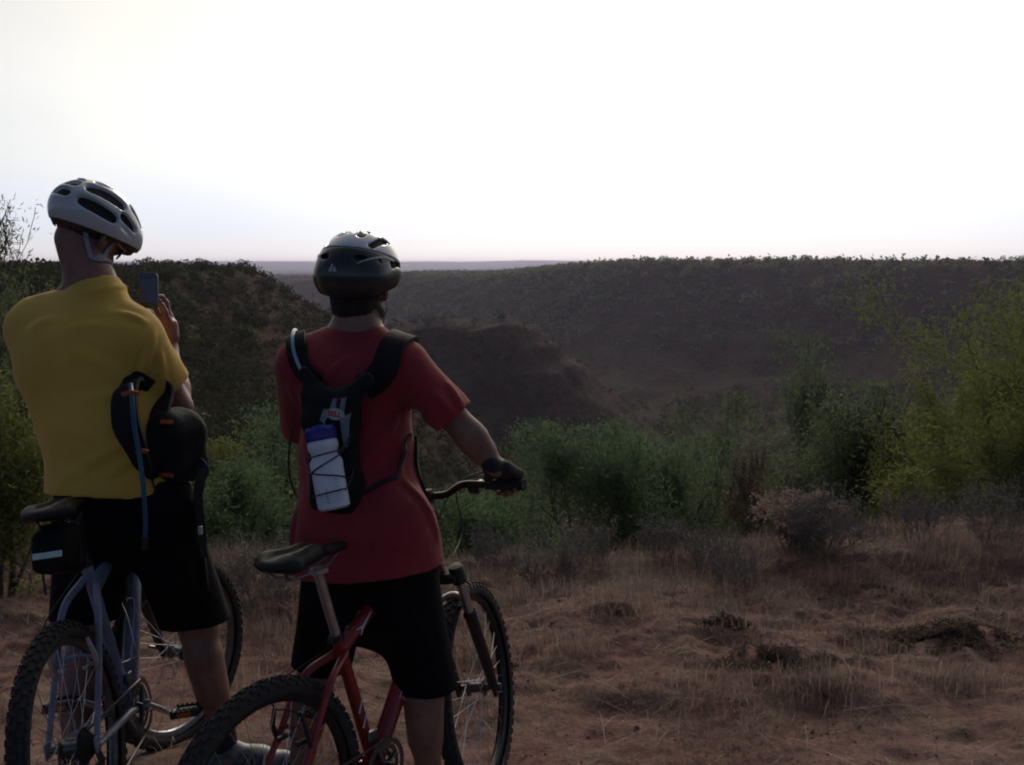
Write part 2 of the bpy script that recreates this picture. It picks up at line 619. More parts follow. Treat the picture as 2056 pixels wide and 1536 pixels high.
def canyon_material():
    m = bpy.data.materials.new('canyon_earth'); m.use_nodes = True
    nt = m.node_tree; b = nt.nodes['Principled BSDF']; b.inputs['Roughness'].default_value = 1; b.inputs['Specular IOR Level'].default_value = .1
    tc = nt.nodes.new('ShaderNodeTexCoord'); v = tc.outputs['Object']
    geo = nt.nodes.new('ShaderNodeNewGeometry')
    sx = nt.nodes.new('ShaderNodeSeparateXYZ'); nt.links.new(geo.outputs['Normal'], sx.inputs[0])
    red = noise_ramp(nt, v, .05, [(.3, (.082, .034, .031)), (.5, (.115, .045, .040)), (.72, (.19, .066, .052))])
    # beds of rock: colour by height
    mp = nt.nodes.new('ShaderNodeMapping'); mp.inputs['Scale'].default_value = (.012, .012, .55)
    nt.links.new(v, mp.inputs[0])
    beds = noise_ramp(nt, mp.outputs[0], 1.0, [(.35, (.085, .042, .034)), (.5, (.060, .032, .029)), (.62, (.105, .068, .056)), (.7, (.070, .038, .032))], detail=3)
    red = mixc(nt, .55, red, beds)
    grass = noise_ramp(nt, v, .16, [(.3, (.058, .047, .030)), (.5, (.080, .064, .041)), (.7, (.052, .060, .030))])
    st = nt.nodes.new('ShaderNodeMapRange'); st.inputs['From Min'].default_value = .72; st.inputs['From Max'].default_value = .93
    nt.links.new(sx.outputs['Z'], st.inputs['Value'])
    patch = noise_ramp(nt, v, .22, [(.38, 0.0), (.58, 1.0)])
    f = mixc(nt, 1.0, st.outputs[0], patch, 'MULTIPLY')
    c = mixc(nt, f, red, grass)
    # scrub too small to single out
    dots = noise_ramp(nt, v, .75, [(.5, 0.0), (.6, .8)], detail=4, rough=.7)
    c = mixc(nt, dots, c, (.028, .031, .018))
    sp = noise_ramp(nt, v, 3.5, [(.3, .7), (.7, 1.25)])
    c = mixc(nt, 1.0, c, sp, 'MULTIPLY')
    nt.links.new(c, b.inputs['Base Color'])
    n = nt.nodes.new('ShaderNodeTexNoise'); n.inputs['Scale'].default_value = .9; n.inputs['Detail'].default_value = 8; n.inputs['Roughness'].default_value = .7
    nt.links.new(v, n.inputs['Vector'])
    bp = nt.nodes.new('ShaderNodeBump'); bp.inputs['Strength'].default_value = 1.0; bp.inputs['Distance'].default_value = 1.8
    nt.links.new(n.outputs['Fac'], bp.inputs['Height']); nt.links.new(bp.outputs[0], b.inputs['Normal'])
    return m


def grid_mesh(X, Y, Z):
    a, c = X.shape
    V = np.stack([X, Y, Z], -1).reshape(-1, 3)
    i = np.arange(a * c).reshape(a, c)
    Fq = np.stack([i[:-1, :-1], i[1:, :-1], i[1:, 1:], i[:-1, 1:]], -1).reshape(-1, 4)
    return V, Fq


gx = np.arange(-5.0, 7.501, .017); gy = np.arange(.2, 9.201, .019)
X, Y = np.meshgrid(gx, gy, indexing='ij')
V, Fq = grid_mesh(X, Y, height(X, Y))
tag(mk('ground', V, Fq, dirt_material()), kind='structure')

rr = np.concatenate([np.linspace(.05, 8, 60), np.geomspace(8.1, 9000, 760)])
th = np.concatenate([np.linspace(-38, 38, 560), np.linspace(39.5, 320.5, 110)])
th = np.append(th, 322.0)
Rr, Th = np.meshgrid(rr, R_(1) * th, indexing='ij')
X, Y = Rr * np.sin(Th), Rr * np.cos(Th)
Z = height(X, Y)
under = (X > -4.9) & (X < 7.4) & (Y > .3) & (Y < 9.1)
Z = Z - .12 * under
V, Fq = grid_mesh(X, Y, Z)
tag(mk('canyon_terrain', V, Fq[:, ::-1], canyon_material()), kind='structure')


# ------------------------------------------------------------------ foliage
def rand_unit(n, rng):
    v = rng.normal(size=(n, 3))
    return v / np.linalg.norm(v, axis=1, keepdims=True)


def leaf_quads(C, L, W, rng, up=0.0, dirs=None, droop=None):
    """n lens-shaped leaves at C: length L, width W (arrays or numbers)"""
    n = len(C)
    a = rand_unit(n, rng) if dirs is None else dirs + .55 * rand_unit(n, rng)
    a[:, 2] += up
    a /= np.linalg.norm(a, axis=1, keepdims=True)
    b = np.cross(a, rand_unit(n, rng)); b /= (np.linalg.norm(b, axis=1, keepdims=True) + 1e-9)
    L = np.broadcast_to(np.asarray(L, float), (n,))[:, None] * rng.uniform(.7, 1.3, (n, 1))
    W = np.broadcast_to(np.asarray(W, float), (n,))[:, None] * rng.uniform(.7, 1.3, (n, 1))
    V = np.stack([C, C + a * L * .5 + b * W * .5, C + a * L, C + a * L * .5 - b * W * .5], 1).reshape(-1, 3)
    Fq = np.arange(n * 4).reshape(n, 4)
    return V, Fq


def grow(base, dirn, length, rad, depth, rng, segs, twigs, split=(2, 4), spread=.75, bend=.25, lift=.15, shrink=.68, steps=4):
    p = np.array(base, float); d = nrm(dirn); pts = [p.copy()]; rs = [rad]
    for i in range(steps):
        d = nrm(d + rng.normal(size=3) * bend + np.array([0, 0, lift * .4]))
        p = p + d * length / steps
        pts.append(p.copy()); rs.append(rad * (1 - .5 * (i + 1) / steps))
    segs.append((pts, rs))
    if depth == 0:
        twigs.append((pts, d)); return
    if depth <= 1: twigs.append((pts, d))
    for k in range(rng.integers(split[0], split[1] + 1)):
        j = rng.integers(max(1, steps // 2), steps + 1)
        nd = nrm(d + rng.normal(size=3) * spread + np.array([0, 0, lift]))
        grow(pts[j], nd, length * shrink * rng.uniform(.75, 1.2), rs[j] * .72, depth - 1, rng, segs, twigs, split, spread, bend, lift, shrink, steps)


def woody(name, label, cat, base, stems, seed, leaf_mat, bark, leaves, L, W, depth=3, length=.9, rad=.04, group=None, spread=.75,
          lift=.15, bend=.25, split=(2, 4), lean=(0, 0, 1), fan=.6, trunk='trunk', crown='crown', nb=5, shrink=.68, up=0., loose=.06, min_r=.0022, fit=None):
    rng = np.random.default_rng(seed)
    segs, twigs = [], []
    for s in range(stems):
        a = rng.uniform(0, 6.28)
        d = nrm(np.array(lean, float) + fan * np.array([math.cos(a), math.sin(a), 0]) * rng.uniform(.4, 1))
        grow(np.zeros(3) + [.05 * math.cos(a), .05 * math.sin(a), -min(.25, .2 * length)], d, length * rng.uniform(.8, 1.15), rad * rng.uniform(.7, 1.1), depth, rng, segs, twigs,
             spread=spread, lift=lift, bend=bend, split=split, shrink=shrink)
    Vq = None
    if leaves and twigs:
        A = np.array([t[0][0] for t in twigs]); M = np.array([t[0][len(t[0]) // 2] for t in twigs]); B = np.array([t[0][-1] for t in twigs]); Dd = np.array([t[1] for t in twigs])
        k = rng.integers(0, len(twigs), leaves)
        t = rng.uniform(0, 1, (leaves, 1)) ** .8
        C = np.where(t < .5, A[k] + (M[k] - A[k]) * t * 2, M[k] + (B[k] - M[k]) * (t * 2 - 1))
        puff = rng.normal(size=(leaves, 3)).clip(-2, 2) * loose
        if fit: puff = puff * 1.6 * rng.uniform(.2, 1.2, (leaves, 1))
        dirs = Dd[k] * .6 + rng.normal(size=(leaves, 3)) * .5
    sc = np.ones(3)
    if fit:                                              # grow it to the width and height it has in the place
        x0, x1, yt = fit; D = base[1]
        p0, p1, pt = at(x0, yt, D), at(x1, yt, D), at((x0 + x1) / 2, yt, D)
        lo, hi = np.percentile(C[:, 0], 4), np.percentile(C[:, 0], 96); top = np.percentile(C[:, 2], 98.5)
        w = (p1[0] - p0[0]) / (hi - lo); base = ((p0[0] + p1[0]) / 2 - w * (lo + hi) / 2, D, base[2]); base = (base[0], D, hz(base[0], D))
        sc = np.array([w, w, (pt[2] - base[2]) / top])
        C[:, 2] = np.minimum(C[:, 2], top * 1.03 - np.abs(rng.normal(size=leaves)) * .03)
    mb = MB()
    for pts, rs in segs:
        Pt = np.array(pts) * sc
        if fit: Pt[:, 2] = np.minimum(Pt[:, 2], (np.percentile(C[:, 2], 98.5) * 1.02) * sc[2])
        mb.tube(Pt, np.maximum(rs, min_r), n=nb if rs[0] > .008 else 3, cap=False)
    root = empty(name, base, label=label, cat=cat, group=group)
    mb.build(trunk, bark, root)
    if leaves and twigs:
        Vq, Fq = leaf_quads(C * sc + puff, L * (.95 if fit else 1), W * (1.05 if fit else 1), rng, up, dirs)
        if fit:                                          # no leaf hangs loose above the crown
            q = Vq.reshape(-1, 4, 3); q = q[q[:, :, 2].max(1) < np.percentile(q[:, :, 2], 99.6)]; Vq = q.reshape(-1, 3); Fq = Fq[:len(q)]
        mk(crown, Vq, Fq, leaf_mat, root, smooth=False)
    return root


BARK = mat('bark_dark', (.060, .045, .036), .9, .3, 30, .6, 60)
TWIG = mat('twig_grey', (.17, .145, .135), .9, .3, 30)
TWIG_RED = mat('twig_brown', (.14, .105, .085), .9, .3, 30)
LEAF_MESQ = leafmat('leaf_mesquite', [(.155, .185, .052), (.192, .212, .058), (.125, .155, .048), (.215, .198, .060)], .54)
LEAF_GREEN = leafmat('leaf_green', [(.100, .165, .080), (.130, .190, .086), (.085, .142, .074), (.155, .195, .092)], .55)
LEAF_MID = leafmat('leaf_mid', [(.110, .150, .074), (.142, .178, .080), (.092, .132, .072), (.168, .182, .088)], .52)
LEAF_DARK = leafmat('leaf_juniper', [(.034, .050, .024), (.046, .064, .028), (.038, .054, .028)], .3)
LEAF_RED = leafmat('leaf_dry', [(.12, .095, .074), (.15, .12, .095), (.095, .078, .062)], .45)
LEAF_GREY = leafmat('leaf_sage', [(.13, .118, .115), (.16, .14, .135), (.10, .098, .098)], .45)
LEAF_SCRUB = leafmat('leaf_scrub', [(.054, .064, .030), (.080, .088, .038), (.068, .060, .038), (.105, .102, .050)], .15, 1.0)
FLOWER = leafmat('flower_pink', [(.30, .21, .175), (.36, .26, .21), (.25, .17, .14)], .35)

BRUSH = 'brush along the canyon brow'


def bpos(px, D):
    p = at(px, 900, D)
    return (p[0], D, hz(p[0], D))


# -- right side: the leafy mesquite at the frame edge and its neighbours
woody('mesquite_tree', 'tall feathery yellow green mesquite at the right edge of the picture', 'tree', bpos(2085, 9.6), 4, 101, LEAF_MESQ, BARK, 60000,
      0.058, 0.0099, depth=4, fit=(1858, 2340, 565), length=1.5, rad=.055, group=BRUSH, spread=.62, lift=.22, fan=.75, shrink=.72, loose=.07, up=-.15)
woody('mesquite_tree', 'yellow green mesquite in front of the tall one at the right edge', 'tree', bpos(2040, 8.2), 4, 109, LEAF_MESQ, BARK, 26000,
      0.051, 0.0093, depth=3, fit=(1900, 2250, 790), length=0.8, rad=.035, group=BRUSH, spread=.7, lift=.2, fan=.9, loose=.07, up=-.1)
woody('mesquite_tree', 'small bright green mesquite standing before the dark juniper', 'tree', bpos(1840, 9.0), 3, 103, LEAF_MESQ, BARK, 8500,
      0.051, 0.0093, depth=3, fit=(1775, 1900, 850), length=1.05, rad=.03, group=BRUSH, spread=.6, lift=.3, fan=.45, loose=.06, up=-.1)
woody('mesquite_tree', 'tall slender dull green mesquite behind the other brow trees', 'tree', bpos(1625, 13.0), 3, 104, LEAF_MID, BARK, 17000,
      0.068, 0.0124, depth=4, fit=(1520, 1705, 690), length=1.85, rad=.05, group=BRUSH, spread=.55, lift=.3, fan=.4, loose=.10, up=-.1)
woody('mesquite_tree', 'wide dull green mesquite right of the pale flowered bush', 'tree', bpos(1650, 10.6), 5, 105, LEAF_MID, BARK, 28000,
      0.058, 0.0112, depth=4, fit=(1550, 1800, 778), length=1.6, rad=.045, group=BRUSH, spread=.7, lift=.18, fan=.7, loose=.08, up=-.1)
woody('mesquite_tree', 'dark green mesquite left of the slender tall one', 'tree', bpos(1460, 11.5), 4, 106, LEAF_MID, BARK, 19000,
      0.058, 0.0112, depth=4, fit=(1370, 1590, 800), length=1.6, rad=.04, group=BRUSH, spread=.65, lift=.2, fan=.5, loose=.08, up=-.1)
woody('juniper_tree', 'nearly black juniper filling the gap between the mesquites', 'tree', bpos(1745, 10.2), 3, 107, LEAF_DARK, BARK, 17000,
      0.048, 0.0136, depth=4, fit=(1650, 1835, 815), length=0.95, rad=.06, group=BRUSH, spread=.6, lift=.28, fan=.5, loose=.09)
woody('mesquite_bush', 'low spreading yellow green mesquite above the dry grass at right', 'bush', bpos(1905, 7.8), 5, 108, LEAF_MESQ, BARK, 12600,
      0.048, 0.0087, depth=3, fit=(1800, 1990, 940), length=0.5, rad=.02, group=BRUSH, spread=.8, lift=.08, fan=1.1, loose=.05)
# -- middle
woody('mesquite_bush', 'wide soft green mesquite bush below the handlebar end', 'bush', bpos(1215, 8.8), 7, 111, LEAF_GREEN, BARK, 34000,
      0.051, 0.0087, depth=4, fit=(1070, 1330, 872), length=0.92, rad=.03, group=BRUSH, spread=.75, lift=.16, fan=.95, loose=.07, up=.1)
woody('mesquite_bush', 'green mesquite bush between the soft green bush and the bare brown shrub', 'bush', bpos(1385, 9.4), 5, 112, LEAF_GREEN, BARK, 19000,
      0.051, 0.0093, depth=4, fit=(1250, 1450, 882), length=0.85, rad=.03, group=BRUSH, spread=.7, lift=.16, fan=.8, loose=.07, up=.1)
woody('mesquite_bush', 'small green bush seen past the red bike fork crown', 'bush', bpos(1000, 7.4), 6, 113, LEAF_GREEN, BARK, 18900,
      0.041, 0.0074, depth=3, fit=(895, 1080, 985), length=0.6, rad=.014, group=BRUSH, spread=.7, lift=.25, fan=.8, loose=.05, up=.2)
woody('mesquite_bush', 'dark hollow green bush behind the glove and brake lever', 'bush', bpos(1075, 10.6), 5, 114, LEAF_DARK, BARK, 10000,
      0.048, 0.0112, depth=3, fit=(930, 1130, 930), length=0.85, rad=.03, group=BRUSH, spread=.75, lift=.1, fan=.9, loose=.08)
woody('bare_shrub', 'brown nearly leafless shrub behind the pale flowered bush', 'bush', bpos(1500, 8.3), 7, 115, LEAF_RED, TWIG_RED, 3600,
      .03, .010, depth=4, fit=(1460, 1575, 885), length=0.8, rad=.014, group=BRUSH, spread=.65, lift=.22, fan=.6, loose=.03, split=(2, 3))
# -- left of the red rider
woody('mesquite_bush', 'broad green mesquite bush between the two riders', 'bush', bpos(500, 9.0), 7, 121, LEAF_GREEN, BARK, 30000,
      0.051, 0.0087, depth=4, fit=(380, 640, 812), length=0.98, rad=.035, group=BRUSH, spread=.75, lift=.16, fan=1.0, loose=.08, up=.1)
woody('mesquite_bush', 'green bush with crooked dark stem low between the riders', 'bush', bpos(470, 7.3), 4, 122, LEAF_GREEN, BARK, 17850,
      0.041, 0.0081, depth=3, fit=(410, 600, 955), length=0.85, rad=.030, group=BRUSH, spread=.8, lift=.05, fan=1.2, loose=.06, up=.1)
woody('mesquite_bush', 'olive bush showing beside the black pack of the yellow rider', 'bush', bpos(395, 8.2), 4, 123, LEAF_MESQ, BARK, 12600,
      0.048, 0.0093, depth=3, fit=(385, 470, 900), length=0.85, rad=.022, group=BRUSH, spread=.7, lift=.2, fan=.7, loose=.06)
# -- far left: mesquite reaching up beside the yellow shirt
woody('mesquite_tree', 'open mesquite with wispy branches against the sky behind the yellow shirt', 'tree', bpos(15, 6.3), 5, 131, LEAF_MID, BARK, 15000,
      0.041, 0.0062, depth=5, fit=(-170, 114, 404), length=0.86, rad=.04, group=BRUSH, spread=.5, lift=.32, fan=.45, split=(2, 3), loose=.03, shrink=.74)
woody('mesquite_bush', 'dense olive bush low behind the yellow rider at the left edge', 'bush', bpos(20, 5.6), 7, 132, LEAF_MESQ, BARK, 22000,
      0.041, 0.0081, depth=3, fit=(-130, 95, 760), length=.55, rad=.02, group=BRUSH, spread=.8, lift=.1, fan=1.0, loose=.07)
woody('mesquite_bush', 'dark olive bush behind the saddle of the grey bike', 'bush', bpos(90, 7.2), 6, 133, LEAF_MID, BARK, 20000,
      0.048, 0.0093, depth=3, fit=(-60, 145, 625), length=1.0, rad=.028, group=BRUSH, spread=.75, lift=.15, fan=.9, loose=.08)

# -- dark leaf mats added to stand for shade in hollows of the near ground
SHADE_LEAF = leafmat('leaf_mat', [(.105, .075, .056), (.135, .096, .068), (.16, .112, .080), (.09, .074, .056)], .25)  # shade of the hollows put into the leaf colour
def hollow_shade(label, px, D, rx, ry, seed):
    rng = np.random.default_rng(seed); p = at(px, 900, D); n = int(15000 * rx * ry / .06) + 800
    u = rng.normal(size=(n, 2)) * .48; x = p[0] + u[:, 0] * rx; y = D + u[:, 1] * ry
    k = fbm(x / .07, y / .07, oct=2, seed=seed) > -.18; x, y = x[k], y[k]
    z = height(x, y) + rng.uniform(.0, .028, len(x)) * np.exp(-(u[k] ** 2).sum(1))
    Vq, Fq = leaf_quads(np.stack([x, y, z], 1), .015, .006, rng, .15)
    o = mk('shade_mat', Vq, Fq, SHADE_LEAF, smooth=False, off=(p[0], D, hz(p[0], D))); o.location = (p[0], D, hz(p[0], D))
    return tag(o, label, 'shade_patch', 'dark mats standing for shade in the dirt hollows')
hollow_shade('wide dark mat standing for hollow shade at the right before the dry grass', 1905, 4.75, .34, .16, 161)
hollow_shade('dark mat standing for hollow shade in the middle of the bare dirt', 1600, 4.45, .27, .12, 162)
hollow_shade('small dark mat standing for hollow shade under the grey twiggy shrub', 1465, 4.85, .12, .07, 165)
hollow_shade('dark mat standing for hollow shade in front of the tall grass at the far right', 1820, 5.45, .22, .10, 166)

# -- low grey and brown brush on the near ground
LOW = 'low twiggy brush on the near ground'
woody('twiggy_shrub', 'grey twiggy shrub below the pale flowered bush', 'bush', bpos(1488, 5.6), 26, 141, LEAF_GREY, TWIG, 1500, .016, .005, depth=2, length=.20, rad=.003,
      group=LOW, spread=.5, lift=.35, fan=.7, loose=.012, min_r=.0011)
woody('twiggy_shrub', 'wide grey shrub in the dry grass right of the pale flowered bush', 'bush', bpos(1660, 6.05), 34, 142, LEAF_GREY, TWIG, 3200, .018, .006, depth=2, length=.24, rad=.003,
      group=LOW, spread=.6, lift=.3, fan=1.0, loose=.02, min_r=.0012)
woody('twiggy_shrub', 'grey shrub standing right of the red bike front wheel', 'bush', bpos(1095, 5.95), 30, 143, LEAF_GREY, TWIG, 2400, .018, .006, depth=2, length=.20, rad=.003,
      group=LOW, spread=.6, lift=.3, fan=.9, loose=.018, min_r=.0012)
woody('twiggy_shrub', 'dark grey shrub on the ground between the two bikes', 'bush', bpos(520, 5.35), 34, 144, LEAF_GREY, TWIG, 3000, .018, .006, depth=2, length=.22, rad=.003,
      group=LOW, spread=.65, lift=.25, fan=1.1, loose=.02, min_r=.0012)
woody('twiggy_shrub', 'small grey shrub at the far right of the dry grass', 'bush', bpos(2010, 6.2), 24, 145, LEAF_GREY, TWIG, 1800, .018, .006, depth=2, length=.24, rad=.003,
      group=LOW, spread=.6, lift=.3, fan=.8, loose=.02, min_r=.0012)
for px_, D_, sd_, lab_ in ((1185, 6.5, 151, 'pale grey green tuft of brush before the soft green bush'), (1345, 6.55, 152, 'pale grey green tuft between the soft green bush and the brown shrub'), (1440, 6.2, 153, 'pale brush just left of the pale flowered bush'),
                           (1850, 6.3, 154, 'grey green brush in front of the low spreading mesquite'), (985, 6.2, 155, 'pale brush behind the red bike front wheel'), (640, 5.9, 156, 'pale brush seen between the red saddle and the grey shrub')):
    woody('twiggy_shrub', lab_, 'bush', bpos(px_, D_), 22, sd_, LEAF_GREY, TWIG, 1500, .020, .005, depth=2, length=.17, rad=.003, group=LOW, spread=.5, lift=.4, fan=.8, loose=.015, min_r=.0012)
rb = woody('flowering_shrub', 'rounded brown shrub topped with pale pinkish flower heads', 'bush', bpos(1610, 6.25), 40, 146, LEAF_RED, TWIG, 2200, .026, .006, depth=2, length=.16, rad=.004,
           group=LOW, spread=.4, lift=.45, fan=.75, loose=.02, min_r=.0014)
rng = np.random.default_rng(147)
C = []
for k in range(110):
    a = rng.uniform(0, 6.28); q = math.sqrt(rng.uniform(0, 1)); c = np.array([.29 * q * math.cos(a), .26 * q * math.sin(a), .25 + .11 * (1 - q * q) + rng.normal() * .040])
    C.append(c + rng.normal(size=(22, 3)) * [.017, .017, .009])
Vq, Fq = leaf_quads(np.vstack(C), .016, .012, rng, .4)
mk('flower_heads', Vq, Fq, FLOWER, rb, smooth=False)


# ------------------------------------------------------------------ junipers and scrub across the canyon
def clump_mesh(rng, n, flat=.75, lobes=7, leaf=.22):
    """bush of radius 1 made of leaf clumps on several lobes, gaps between them"""
    C = rng.normal(size=(lobes, 3)) * [.48, .48, .26] + [0, 0, .45 * flat]
    s = rng.uniform(.28, .55, lobes)
    k = rng.integers(0, lobes, n)
    u = rand_unit(n, rng) * rng.uniform(.35, 1, (n, 1)) ** .5
    P = C[k] + u * s[k][:, None] * [1, 1, .8]
    P[:, 2] = np.maximum(P[:, 2], .02)
    return leaf_quads(P, leaf, leaf * .62, rng)


protos = []
for i in range(6):
    rng = np.random.default_rng(200 + i)
    Vq, Fq = clump_mesh(rng, 420, leaf=.20)
    protos.append((Vq, Fq))
pm = {}


def far_bush(name, label, x, y, rad, rng, matl, group, cat='bush', dz=0):
    i = int(rng.integers(0, 6)); key = (i, matl.name)
    if key not in pm:
        o = mk(name, protos[i][0], protos[i][1], matl, smooth=False); pm[key] = o
    else:
        o = pm[key].copy(); COL.objects.link(o); o.name = name
    o.location = (x, y, hz(x, y) - .08 * rad + dz); o.rotation_euler = (0, 0, rng.uniform(0, 6.28)); s = rad * rng.uniform(.9, 1.1)
    o.scale = (s, s, s * rng.uniform(.75, 1.05))
    return tag(o, label, cat, group)


rng = np.random.default_rng(301)
g0 = 'junipers standing on the left rim'
for px, D, rad, lab in ((490, 108, 1.35, 'round dark juniper standing alone on the left rim against the plain'),
                        (300, 82, 1.15, 'dark juniper crowning the ridge right above the phone'),
                        (398, 98, 1.05, 'low dark juniper between the phone and the lone round one'),
                        (262, 70, 1.0, 'grey green bush on the ridge between helmet visor and phone')):
    p = at(px, 545, D); far_bush('juniper_bush', lab, p[0], D, rad, rng, LEAF_DARK if rad > 1.01 else LEAF_SCRUB, g0)
# each bush one can tell apart on the left slope
n = 0
while n < 70:
    px = rng.uniform(-60, 660); D = rng.uniform(22, 130); x = at(px, 600, D)[0]
    d = rim_dist(np.array([x]), np.array([D]))[0]
    if d < -12 or d > 40 or x > 0: continue
    far_bush('scrub_bush', 'low olive scrub bush on the slope left of the canyon', x, D, rng.uniform(.45, 1.0), rng, LEAF_SCRUB if rng.random() < .7 else LEAF_MID, 'scrub on the left canyon slope'); n += 1
# along the right rim, cut out against the sky
for k in range(64):
    px = rng.uniform(1180, 2150)
    D = np.interp(px, [1130, 1290, 1600, 2056, 2200], [400, 356, 326, 272, 250]) + rng.uniform(-4, 45)
    x = at(px, 528, D)[0]
    far_bush('juniper_bush', 'tiny dark juniper on the far right rim against the sky', x, D, rng.uniform(.6, 2.4), rng, LEAF_DARK if rng.random() < .6 else LEAF_SCRUB, 'junipers along the far right rim')

# the rest reads as one mass of scrub over walls and plain
rng = np.random.default_rng(302)
N = 42000
D = np.exp(rng.uniform(np.log(16), np.log(2600), N)); px = rng.uniform(-250, 2300, N)
x = (px - 1028) / FPX * D; y = D
d = rim_dist(x, y)
dens = .5 + .5 * fbm(x / 30, y / 30, oct=3, seed=71) + .5 * ((x < 0) & (d < 45) & (D < 140))
dens = np.where(D > 140, dens + .9 * fbm(x / 75, y / 55, oct=3, seed=73) - .12, dens)
keep = rng.random(N) < np.clip(dens * 1.25 + (d < 6) * .2, 0.04, 1) * 1.0
keep &= ~((d < -1) & (D < 24)) & (D > 17)
x, y, d, D = x[keep], y[keep], d[keep], D[keep]
rad = rng.uniform(.28, .95, len(x)) * (1 + sstep(120, 900, D) * 1.8)
green = (d < 30 + 14 * vnoise(x / 25, y / 25, seed=77)) & (x > -5) & (D > 150) & (D < 600)
z = height(x, y, False)
# more of it along the top of the right wall
ri = rng.integers(9, 17, 5200); t = rng.random(5200)
ex = RIM[ri] + (RIM[np.minimum(ri + 1, 17)] - RIM[ri]) * t[:, None]
ey = ex + rng.normal(size=(5200, 2)) * 5 - nrm([.28, 1.0]) * (rng.uniform(-18, 34, 5200))[:, None]
fl = np.stack([rng.uniform(-40, 90, 4200), rng.uniform(70, 260, 4200)], 1); fl = fl[rim_dist(fl[:, 0], fl[:, 1]) > 42]; ey = np.vstack([ey, fl]); nf = len(fl)
kr = rng.random(len(ey)) < np.clip(.62 + 1.1 * fbm(ey[:, 0] / 40, ey[:, 1] / 40, oct=3, seed=79), .12, 1); ey = ey[kr]; nr_ = int(kr[:5200].sum()); nf = len(ey) - nr_
x = np.concatenate([x, ey[:, 0]]); y = np.concatenate([y, ey[:, 1]]); D = np.hypot(x, y); d = rim_dist(x, y)
rad = np.concatenate([rad, rng.uniform(.6, 2.6, nr_), rng.uniform(.5, 1.7, nf)]); green = np.concatenate([green, rng.random(nr_) < .75, np.zeros(nf, bool)]); z = height(x, y, False)


def scrub_mesh(sel):
    Vs, Fs = [], []; nv = 0
    for i in range(6):
        m = np.nonzero((np.arange(len(x)) % 6 == i) & sel)[0]
        for lod, (lo, hi, cnt) in enumerate(((0, 60, 150), (60, 200, 60), (200, 1e9, 26))):
            mm = m[(D[m] >= lo) & (D[m] < hi)]
            if len(mm) == 0: continue
            r2 = np.random.default_rng(400 + i * 3 + lod)
            Vq, Fq = clump_mesh(r2, cnt, leaf=(.24, .34, .5)[lod])
            a = rng.uniform(0, 6.28, len(mm)); ca, sa = np.cos(a)[:, None], np.sin(a)[:, None]
            s = rad[mm][:, None]
            PX = (Vq[:, 0] * ca - Vq[:, 1] * sa) * s + x[mm][:, None]; PY = (Vq[:, 0] * sa + Vq[:, 1] * ca) * s + y[mm][:, None]
            PZ = Vq[:, 2] * s * rng.uniform(.7, 1.1, (len(mm), 1)) + z[mm][:, None] - .1 * s
            P = np.stack([PX, PY, PZ], -1).reshape(-1, 3)
            Vs.append(P); Fs.append((Fq[None] + (np.arange(len(mm)) * len(Vq))[:, None, None]).reshape(-1, 4) + nv); nv += len(P)
    return np.vstack(Vs), np.vstack(Fs)


LEAF_RIM = leafmat('leaf_rim', [(.120, .150, .066), (.155, .180, .074), (.085, .105, .052), (.18, .18, .086)], .45)
tag(mk('scrub', *scrub_mesh(~green), LEAF_SCRUB, smooth=False), label='olive and dark scrub scattered over canyon walls and plain', cat='scrub', kind='stuff')
tag(mk('scrub', *scrub_mesh(green), LEAF_RIM, smooth=False), label='greener scrub covering the far right rim of the canyon', cat='scrub', kind='stuff')


# ------------------------------------------------------------------ grass
def blades(x, y, L, W, rng, lean=.5, z=None, curl=.35):
    n = len(x)
    z = height(x, y) if z is None else z
    a = rng.uniform(0, 6.28, n); d = np.stack([np.cos(a), np.sin(a), np.zeros(n)], 1)
    b = np.stack([-np.sin(a), np.cos(a), np.zeros(n)], 1)
    tilt = (np.abs(rng.normal(0, lean, n)) + (.55 if lean > 1 else 0)).clip(0, 1.52)
    up = np.array([0, 0, 1.])
    d1 = d * np.sin(tilt)[:, None] + up * np.cos(tilt)[:, None]
    t2 = (tilt + curl * rng.uniform(.3, 1.6, n)).clip(0, 1.75)
    d2 = d * np.sin(t2)[:, None] + up * np.cos(t2)[:, None]
    L = L[:, None]; W = W[:, None]
    P0 = np.stack([x, y, z - .008], 1); P1 = P0 + d1 * L * .55; P2 = P1 + d2 * L * .45
    V = np.stack([P0 - b * W / 2, P0 + b * W / 2, P1 + b * W * .4, P1 - b * W * .4, P2 + b * W * .12, P2 - b * W * .12], 1).reshape(-1, 3)
    i = np.arange(n)[:, None] * 6
    Fq = np.stack([i + [0, 1, 2, 3], i + [3, 2, 4, 5]], 1).reshape(-1, 4)
    return V, Fq


GRASS = leafmat('grass_dry', [(.28, .197, .162), (.355, .258, .207), (.205, .142, .122), (.305, .212, .176), (.46, .36, .30)], .45, .8)
GRASS_T = leafmat('grass_tall', [(.23, .175, .148), (.285, .22, .182), (.175, .134, .118), (.25, .19, .16), (.38, .30, .25)], .45, .8)
STRAW = leafmat('straw_pale', [(.36, .30, .24), (.48, .42, .35), (.27, .20, .15)], .2, .8)
rng = np.random.default_rng(501)


def patchy(n, x0, x1, y0, y1, rng, fn):
    x = rng.uniform(x0, x1, n); y = rng.uniform(y0, y1, n)
    k = rng.random(n) < fn(x, y)
    return x[k], y[k]


Vs, Fs = [], []; nv = 0


def put(V, Fq):
    global nv
    Vs.append(V); Fs.append(Fq + nv); nv += len(V)


